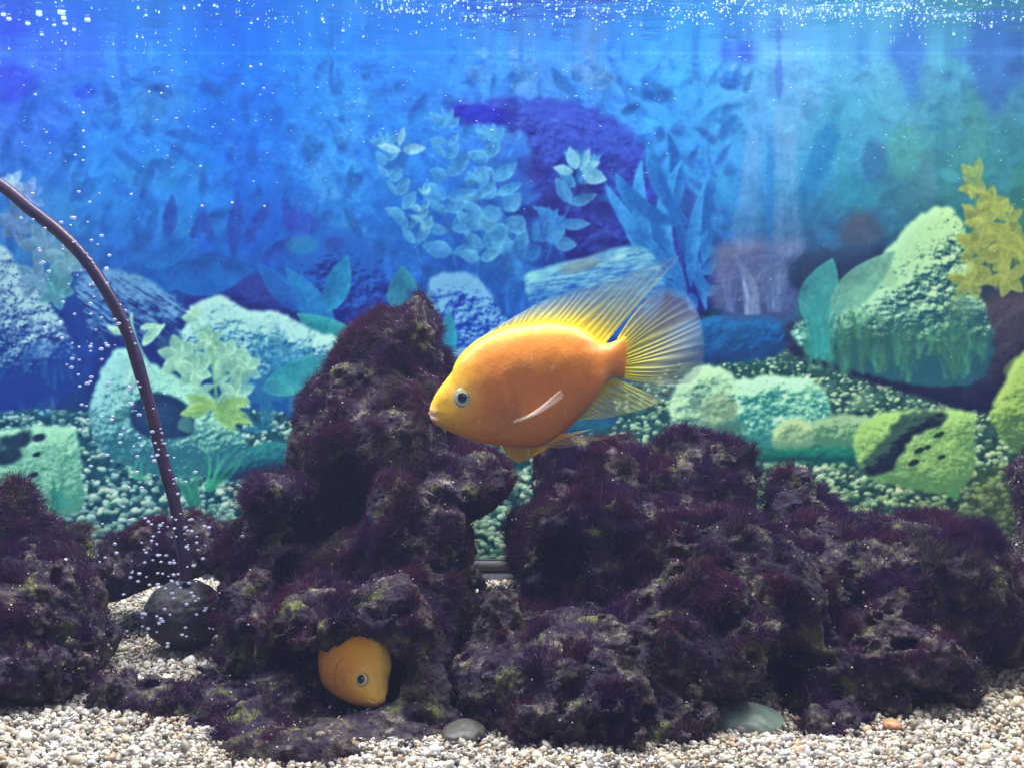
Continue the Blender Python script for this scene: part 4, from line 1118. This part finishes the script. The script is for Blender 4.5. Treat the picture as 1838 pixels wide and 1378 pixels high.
def build_air():
    Yb = .052
    n = NT("hose"); v = n.noise(260, 4, .6); w = n.noise(60, 3, .6)
    hm = n.done(n.principled(Base_Color=n.mix(n.ramp(w, [(.4, (0, 0, 0)), (.7, (1, 1, 1))]), n.ramp(v, [(.3, (.014, .008, .034)), (.7, (.045, .022, .075))]), (.06, .026, .045)), Roughness=.35, Normal=n.bump(v, .5, .0005)))
    pts = [(-260,190,.02),(-120,260,.02),(0,332,.02),(52,374,.021),(105,416,.024),(150,462,.028),(185,512,.03),(215,566,.034),(238,624,.037),(256,684,.04),(272,742,.043),(286,800,.046),(300,852,.048),(314,905,.05),(324,960,.052),(331,1010,.052),(334,1040,.052)]
    P3 = [(X_(a, y), y, Z_(b, y)) for a, b, y in pts]
    sp = []
    P3 = np.array(P3)
    for i in range(len(P3)-1):
        p0, p1, p2, p3 = P3[max(i-1, 0)], P3[i], P3[i+1], P3[min(i+2, len(P3)-1)]
        for k in range(10):
            t = k/10; sp.append(.5*((2*p1)+(-p0+p2)*t+(2*p0-5*p1+4*p2-p3)*t*t+(-p0+3*p1-3*p2+p3)*t**3))
    sp.append(P3[-1]); sp = np.array(sp)
    r = .0036+.00035*fbm(np.arange(len(sp))/9., np.arange(len(sp))*0., octv=2)
    V, Q = tube(sp, r, 18)
    root = thing("air_hose", "dark purple air hose curving down from the left edge to the ball air stone", "air hose", tuple(sp[-1]))
    off = sp[-1]
    obj("hose", mesh("hose", V-off, quads=Q), hm, root)
    # ball air stone
    c = np.array([X_(331, .06), .06, Z_(1102, .06)])
    ball = thing("air_stone", "dark ribbed ball air stone resting on the gravel inside the rock ring", "air stone", (c[0], c[1], c[2]-.020))
    V, T = ico(5); x, y, z = V.T
    lat = np.arcsin(np.clip(z, -1, 1))
    k = 1+.007*np.cos(lat*22)*(np.abs(z) < .93)+.05*fbm(x*4, y*4, z*4, 4)
    V = V*k[:, None]*np.array([.0236, .0225, .0206])+[0, 0, .020]
    n = NT("air_stone"); v = n.noise(330, 5, .65); w = n.noise(70, 3)
    bm = n.done(n.principled(Base_Color=n.mix(n.ramp(w, [(.4, (0, 0, 0)), (.65, (1, 1, 1))]), n.ramp(v, [(.3, (.005, .004, .009)), (.7, (.016, .018, .022))]), n.ramp(v, [(.35, (.016, .010, .022)), (.75, (.06, .05, .05))])), Roughness=.6, Normal=n.bump(v, .7, .0008)))
    obj("ball", mesh("ball", V, tris=T), bm, ball)
    cp = [(c[0]+.0008, c[1], c[2]+.0195), (c[0]+.001, c[1]-.001, c[2]+.024), (c[0]+.0012, c[1]-.002, c[2]+.0285)]
    V, Q = tube(cp, [.0026, .0024, .0021], 16)
    n = NT("blue_connector"); cm = n.done(n.principled(Base_Color=(.03, .05, .75), Roughness=.3))
    obj("connector", mesh("connector", V-np.array(ball.location), quads=Q), cm, ball)
    # rising bubbles
    n = NT("air_bubble")
    lw = n.node("ShaderNodeLayerWeight"); lw.inputs[0].default_value = .35
    g = n.principled(Base_Color=(.62, .66, .90), Roughness=.3, Specular_IOR_Level=.6)
    tr = n.node("ShaderNodeBsdfTransparent")
    mx = n.node("ShaderNodeMixShader")
    fac = n.math('ADD', n.math('MULTIPLY', lw.outputs['Facing'], .15), .42, True)
    n.t.links.new(fac, mx.inputs[0]); n.t.links.new(tr.outputs[0], mx.inputs[1]); n.t.links.new(g, mx.inputs[2])
    bub = n.done(mx.outputs[0])
    V, T = ico(3)
    me = mesh("bubble", V*np.array([1.12, 1, .86])*(1+.12*fbm(V[:, 0]*1.5, V[:, 1]*1.5, V[:, 2]*1.5, 2))[:, None], tris=T); me.materials.append(bub)
    r = np.random.default_rng(77)
    L = "small silvery air bubble rising in the stream from the ball air stone"; G = "air bubbles rising from the air stone"
    pts = []
    for i in range(125): pts.append((r.normal(300, 55), r.uniform(925, 1160), r.uniform(.02, .05), r.uniform(2.6, 5.0)))
    for i in range(125):
        t = r.random(); y = 900-t*560
        cx = np.interp(y, [340, 500, 640, 780, 900], [75, 150, 170, 245, 300])
        pts.append((r.normal(cx, 45), y, r.uniform(.0, .06), r.uniform(2.6, 5.4)))
    for i in range(45):   # clinging to the hose
        k = r.integers(40, len(sp)-12); p = sp[k]; D = p[1]-CAMY
        pts.append((919+p[0]/D*F+r.choice([-1, 1])*r.uniform(5, 11), 689-p[2]/D*F+r.uniform(-3, 3), p[1]-.002, r.uniform(2.5, 4.6)))
    for i in range(22): pts.append((r.uniform(20, 480), r.uniform(110, 400), r.uniform(.05, .2), r.uniform(2.0, 3.6)))
    for (px, py, Y, q) in pts:
        o = obj("air_bubble", me); d = (Y-CAMY)/F
        o.location = (X_(px, Y), Y, Z_(py, Y)); o.scale = (q*d*.74, q*d*.74, q*d*.62)
        tag(o, L, "bubble", G)

def build_water():
    ZW = Z_(95, BY)
    n = NT("water_surface")
    tc = n.node("ShaderNodeMapping"); n.t.links.new(n.coord(), tc.inputs[0]); tc.inputs['Scale'].default_value = (1, 2.2, 1)
    v = n.noise(28, 3, .5, tc.outputs[0]); w = n.noise(170, 3, .6, tc.outputs[0])
    h = n.math('ADD', n.math('MULTIPLY', v, 1.0), n.math('MULTIPLY', w, .18))
    b = n.bump(h, .35, .006)
    g = n.node("ShaderNodeBsdfGlossy"); g.inputs['Roughness'].default_value = .04; g.inputs[0].default_value = (.88, .92, 1, 1); n.t.links.new(b, g.inputs['Normal'])
    t = n.node("ShaderNodeBsdfTransparent"); t.inputs[0].default_value = (.93, .97, 1, 1)
    lw = n.node("ShaderNodeLayerWeight"); lw.inputs[0].default_value = .55
    fac = n.ramp(lw.outputs['Facing'], [(.45, (.03, .03, .03)), (.72, (1, 1, 1))])
    m = n.node("ShaderNodeMixShader"); n.t.links.new(fac, m.inputs[0]); n.t.links.new(t.outputs[0], m.inputs[1]); n.t.links.new(g.outputs[0], m.inputs[2])
    mat = n.done(m.outputs[0])
    gx, gy = np.meshgrid(np.linspace(-.62, .62, 160), np.linspace(-.20, BY-.001, 70))
    gz = ZW+.0010*fbm(gx*16, gy*30, octv=3)
    idx = np.arange(gx.size).reshape(gx.shape)
    Q = np.stack([idx[:-1, :-1], idx[:-1, 1:], idx[1:, 1:], idx[1:, :-1]], -1).reshape(-1, 4)
    o = obj("water", mesh("water", np.stack([gx.ravel(), gy.ravel(), gz.ravel()], 1), quads=Q), mat); tag(o, kind="structure")
    # tiny bubbles under the surface, also standing in for ripple glitter
    r = np.random.default_rng(5)
    pts = []
    while len(pts) < 8500:
        px = r.uniform(-150, 1990); py = r.uniform(-160, 92)
        dens = sstep(560, 760, px)*np.exp(-((py-18)/22.)**2)*(.55+.45*sstep(900, 1500, px))
        dens = max(dens, .05*sstep(95, 60, py), .9*sstep(560, 900, px)*sstep(10, -10, py))
        if px < 560: dens = .05
        c = fbm(np.array([px/60.]), np.array([py/12.]), octv=2)[0]
        if r.random() < dens*(.6+1.6*max(c+.1, 0)): pts.append((px, py))
    pts = np.array(pts)
    D = ZW*F/(689-pts[:, 1]); Y = D+CAMY
    rad_ = np.clip(r.lognormal(-8.15, .42, len(pts)), .00016, .0007)
    P = np.stack([(pts[:, 0]-919)/F*D, Y, np.full(len(D), ZW)-rad_*.5], 1)
    bV, bT = ico(1)
    V = bV[None]*rad_[:, None, None]*np.array([1.5, 1.25, .62])+P[:, None]
    T = (bT[None]+np.arange(len(P))[:, None, None]*len(bV)).reshape(-1, 3)
    n = NT("surface_bubbles")
    d = n.principled(Base_Color=(.45, .58, .85), Roughness=.25, Specular_IOR_Level=.7)
    tl = n.node("ShaderNodeBsdfTranslucent"); tl.inputs[0].default_value = (.45, .58, .85, 1)
    m = n.node("ShaderNodeMixShader"); m.inputs[0].default_value = .6; n.t.links.new(d, m.inputs[1]); n.t.links.new(tl.outputs[0], m.inputs[2])
    sm = n.done(m.outputs[0])
    o = obj("surface_bubbles", mesh("surface_bubbles", V.reshape(-1, 3), tris=T), sm)
    tag(o, "countless tiny air bubbles under the water surface, also standing in for ripple glitter", "bubbles", kind="stuff")
    # a few big ones at the left
    V, T = ico(3); me = mesh("bubble", V*np.array([1.5, 1.2, .6]), tris=T); me.materials.append(sm)
    for (px, py, q) in [(70,25,5),(110,22,6),(114,33,4),(50,42,4),(97,45,3),(157,36,4.5),(117,42,4),(133,54,3),(75,62,3),(6,26,4),(16,34,4)]:
        D = ZW*F/(689-py); o = obj("surface_bubble", me); o.location = ((px-919)/F*D, D+CAMY, ZW-q*D/F*.4); o.scale = (q*D/F*.8,)*3
        tag(o, "larger air bubble floating at the water surface in the top left corner", "bubble", "larger bubbles at the water surface")
    # suspended specks
    N = 1500
    py = r.uniform(60, 1300, N); keep = r.random(N) < np.where(py < 330, 1.0, .35); py = py[keep]; n_ = len(py)
    px = r.uniform(-60, 1900, n_); Y = r.uniform(.0, .235, n_); D = Y-CAMY
    P = np.stack([(px-919)/F*D, Y, (689-py)/F*D], 1)
    ok = P[:, 2] > -.12; P = P[ok]; n_ = len(P); py = py[ok]
    el = np.where(py < 330, 3.2, 1.1)
    R = np.clip(r.lognormal(-8.75, .4, n_), .0001, .0005)
    a = r.normal(.12, .25, n_)
    bV, bT = ico(1)
    L = bV[None]*R[:, None, None]*np.stack([el, np.ones(n_), np.ones(n_)], 1)[:, None]
    Lx = L[..., 0]*np.cos(a)[:, None]+L[..., 2]*np.sin(a)[:, None]; Lz = -L[..., 0]*np.sin(a)[:, None]+L[..., 2]*np.cos(a)[:, None]
    V = np.stack([Lx, L[..., 1], Lz], -1)+P[:, None]
    T = (bT[None]+np.arange(n_)[:, None, None]*len(bV)).reshape(-1, 3)
    o = obj("suspended_specks", mesh("specks", V.reshape(-1, 3), tris=T), sm)
    tag(o, "fine pale specks drifting in the aquarium water", "specks", kind="stuff")

def bend_into_cave():
    """the second fish curls its body back into the cave behind its head"""
    root = f2; Mw = np.array(f2.matrix_world); Mi = np.linalg.inv(Mw)
    m0 = np.array(tgt); ax = -np.array(FWD); goal = np.array([-.12, .98, -.05]); goal /= np.linalg.norm(goal)
    k = np.cross(ax, goal); full = math.asin(min(1, np.linalg.norm(k))); k /= np.linalg.norm(k)
    a0, a1 = .026, .070
    aa = np.linspace(0, .2, 400); ph = full*np.clip((aa-a0)/(a1-a0), 0, 1)
    def rot(v, ang):
        c, s_ = np.cos(ang)[:, None], np.sin(ang)[:, None]
        return v*c+np.cross(np.tile(k, (len(v), 1)), v)*s_+k*(v@k)[:, None]*(1-c)
    dirs = rot(np.tile(ax, (400, 1)), ph); C = m0+np.concatenate([[[0, 0, 0]], np.cumsum(dirs[:-1]*(aa[1]-aa[0]), 0)])
    for o in root.children:
        me = o.data
        if o.name.startswith("eye"): continue
        n_ = len(me.vertices); co = np.empty(n_*3, np.float32); me.vertices.foreach_get("co", co); co = co.reshape(-1, 3).astype(float)
        w = co@Mw[:3, :3].T+Mw[:3, 3]
        a = np.clip((w-m0)@ax, 0, .199); off = w-(m0+a[:, None]*ax)
        i = a/(aa[1]-aa[0]); j = i.astype(int); f = (i-j)[:, None]
        cc = C[j]*(1-f)+C[np.minimum(j+1, 399)]*f
        w2 = np.where(((w-m0)@ax > 0)[:, None], cc+rot(off, np.interp(a, aa, ph)), w)
        co = w2@Mi[:3, :3].T+Mi[:3, 3]
        me.vertices.foreach_set("co", co.astype(np.float32).ravel()); me.update()

# ================================================================ build
INK_GAIN = 2.15
build_backdrop()
print("backdrop", time.time()-T0)
# tank rail and dark strip below the print
t = thing("aquarium_frame", "brown rail and dark strip of the tank frame below the printed backdrop", "tank frame", (0, BY, -.17))
n = NT("brown_rail"); v = n.noise(60, 4); m = n.done(n.principled(Base_Color=n.ramp(v, [(.3, (.020, .018, .016)), (.7, (.05, .038, .028))]), Roughness=.6))
V, Q = boxv(-.62, .62, .0, .006, Z_(1024, BY), Z_(1006, BY)); V[:, 2] += .17; obj("rail", mesh("rail", V, quads=Q, smooth=False), m, t)
n = NT("dark_strip"); m = n.done(n.principled(Base_Color=(.010, .010, .018), Roughness=.7))
V, Q = boxv(-.62, .62, .0006, .007, -.19, Z_(1025, BY)); V[:, 2] += .17; obj("strip", mesh("strip", V, quads=Q, smooth=False), m, t)

RM = rock_mat(); FM = fuzz_mat()
C_ = Rock([(1065,890,108,96,.09,.05),(1085,860,90,68,.09,.045),(1240,885,105,105,.09,.05),(1265,850,72,66,.085,.04),(985,1000,62,100,.06,.045),(1125,1020,180,140,.05,.065),(900,1190,74,135,-.02,.045),(1040,1220,200,115,-.05,.055),
           (1290,1060,180,140,.01,.07),(1410,900,34,58,.07,.025),(1440,925,48,52,.065,.03),(1470,1010,110,90,.04,.055),(1560,1060,170,130,.03,.065),(1680,1050,135,118,.03,.055),(1755,1100,85,95,.035,.045),(1800,1120,50,60,.03,.03),
           (1550,1190,150,90,-.02,.05),(1230,1150,150,100,-.03,.06),(1130,1290,130,60,-.07,.04),(1030,1300,110,46,-.08,.035),(1480,1280,88,58,-.05,.04),(1660,1230,70,60,-.02,.035)],
          [(1332,1306,72,54,-.08,.07),(1332,1296,78,62,.02,.09),(1012,1020,44,56,.0,.05),(1448,1192,20,26,-.045,.03),(1130,1110,30,26,-.02,.03),(1600,1150,26,20,-.03,.03)], seed=3, bias=.0022)
make_rock("encrusted_rock", "wide craggy rock covered in purple algae filling the right foreground", C_, 170000, 1, RM, FM)
print("rock C", len(C_.V), time.time()-T0)
B_ = Rock([(758,566,24,38,.10,.018),(738,605,44,46,.10,.024),(712,645,72,58,.10,.03),(680,690,98,60,.10,.033),(748,700,48,90,.10,.03),(650,745,108,70,.095,.036),(622,800,88,82,.09,.038),(655,720,86,96,.10,.03),(700,660,78,90,.10,.028),(715,800,100,110,.08,.045),(790,872,90,60,.07,.04),(852,866,48,46,.07,.034),
           (514,882,50,26,.05,.03),(484,905,22,34,.05,.022),(490,970,44,76,.06,.03),(575,1020,110,60,.06,.04),(730,1000,100,150,.04,.045),(620,1085,175,44,.01,.04),(474,1090,26,90,.05,.024),(620,900,100,130,.13,.028),(640,1060,230,90,.13,.03),
           (505,1160,42,56,.0,.035),(775,1150,52,100,-.01,.04),(640,1098,140,40,-.026,.034),(690,1092,64,46,-.036,.034),(612,1112,52,32,-.036,.028),(535,1238,86,38,-.04,.036),(610,1316,180,24,-.08,.033),(505,1316,74,22,-.085,.03),(755,1262,66,50,-.055,.03),
           (470,1258,56,14,-.048,.010),(410,1264,44,11,-.050,.007),(355,1268,40,10,-.050,.006),(300,1270,36,10,-.050,.006),(250,1262,30,11,-.048,.007),(210,1236,18,20,-.044,.008),
           (400,990,34,20,.07,.014),(430,1040,20,46,.06,.014),(436,1095,19,42,.05,.014),(432,1150,18,38,.035,.014),(420,1206,20,30,.0,.013),(275,996,84,40,.12,.026),(350,980,74,44,.12,.026),(222,1034,36,34,.11,.02)],
          [(614,890,60,76,.03,.085),(507,1056,42,48,.0,.09),(652,1212,88,66,-.07,.075),(610,1190,66,46,.02,.06),(292,1160,106,66,.018,.056),(300,1085,88,52,.05,.05)], seed=11, k=.0034, bias=.0002, noise=.78)
KEEP_CLEAR = (X_(655, -.065), -.085, Z_(1225, -.065))
make_rock("encrusted_rock", "tall peaked rock with dark caves and a low base slab, left of the big fish", B_, 140000, 2, RM, FM)
print("rock B", len(B_.V), time.time()-T0)
A_ = Rock([(30,915,38,50,.06,.025),(5,950,60,60,.06,.03),(-80,1000,120,110,.05,.05),(90,1020,72,55,.05,.04),(138,1012,28,30,.05,.018),(50,1110,125,105,.0,.05),(-90,1150,120,110,-.01,.05),(146,1120,26,80,.01,.022),(85,1200,84,42,-.03,.032),(-20,1200,110,55,-.04,.04)],
          [(292,1160,106,66,.018,.056),(140,1180,22,22,-.03,.02),(60,1090,16,14,-.05,.02)], seed=23, k=.005, bias=.003)
make_rock("encrusted_rock", "dark algae covered rock at the lower left edge beside the gravel hollow", A_, 60000, 3, RM, FM)
D_ = Rock([(1866,840,42,76,.15,.03),(1880,940,50,90,.15,.035),(1900,1030,70,70,.14,.035)], seed=31)
make_rock("encrusted_rock", "slim dark algae covered rock cut off by the right edge of the photo", D_, 9000, 4, RM, FM)
print("rocks", time.time()-T0)
build_gravel()
n = NT("tank_haze"); pv = n.node("ShaderNodeVolumePrincipled"); pv.inputs["Color"].default_value = (.46, .56, 1.0, 1); pv.inputs["Density"].default_value = .055; pv.inputs["Anisotropy"].default_value = .2
n.t.links.new(pv.outputs[0], n.out.inputs["Volume"])
V, Q = boxv(-.75, .75, -.75, .40, -1.2, .62)
hz = obj("haze", mesh("haze", V, quads=Q, smooth=False), n.m); tag(hz, "milky bluish haze filling the aquarium water", "haze", kind="stuff")
pebble_stone("smooth_stone", "smooth grey green stone showing through the gap under the wide purple rock", 1334, 1306, -.066, 78, 46, .020, (.19, .27, .21), 1)
pebble_stone("smooth_stone", "grey brown rounded stone at the foot of the rock gap, right of the cave base", 832, 1318, -.090, 42, 24, .014, (.075, .068, .055), 2)
pebble_stone("smooth_stone", "tan half buried stone in front of the cave base slab", 628, 1352, -.108, 30, 20, .011, (.22, .16, .08), 3)
pebble_stone("smooth_stone", "dark grey flat stone in front of the cave base slab, beside the tan one", 694, 1352, -.104, 30, 20, .012, (.10, .095, .08), 4)
pebble_stone("smooth_stone", "pale yellow green stone lying in the front gravel below the cave", 512, 1368, -.115, 22, 12, .008, (.50, .55, .36), 5)
pebble_stone("smooth_stone", "long low grey stone tucked under the left end of the cave base slab", 560, 1338, -.105, 46, 12, .009, (.16, .16, .13), 6)
pebble_stone("orange_pebble", "small orange pebble in the gravel near the right edge", 1806, 1278, -.03, 12, 10, .004, (.60, .32, .08), 7)
pebble_stone("orange_pebble", "orange tan pebble wedged under the wide purple rock", 1600, 1300, -.078, 18, 10, .005, (.50, .24, .10), 8)
pebble_stone("smooth_stone", "pale rounded stone in the gravel right of the wide purple rock", 1770, 1236, -.0, 22, 16, .008, (.45, .42, .40), 9)

f1 = build_fish(0, "large orange yellow fish with fanned tail swimming left above the rocks")
f2 = build_fish(1, "smaller orange fish peering out of the cave in the tall rock")
# turn the second fish: snout towards the viewer, down and to the right
mouth = Vector((X_(772, 0), 0, Z_(741, 0)))
F1 = Vector((-1, 0, -.30)).normalized(); R1 = Vector((0, 1, 0)); U1 = R1.cross(F1).normalized()
if U1.z < 0: U1 = -U1
FWD = Vector((.52, -.66, -.52)).normalized(); UPH = Vector((.62, -.05, .72))
SIDE = FWD.cross(UPH).normalized(); U2 = SIDE.cross(FWD).normalized()
M1 = Matrix((F1, F1.cross(U1), U1)).transposed(); M2 = Matrix((FWD, FWD.cross(U2), U2)).transposed()
Rt = M2 @ M1.inverted(); sc = .57
tgt = Vector((X_(684, -.074), -.074, Z_(1260, -.074)))
f2.matrix_world = Matrix.Translation(tgt) @ (Rt.to_4x4()) @ Matrix.Scale(sc, 4) @ Matrix.Translation(-mouth)
bpy.context.view_layer.update()
bend_into_cave()
build_air()
build_water()
print("built", time.time()-T0)
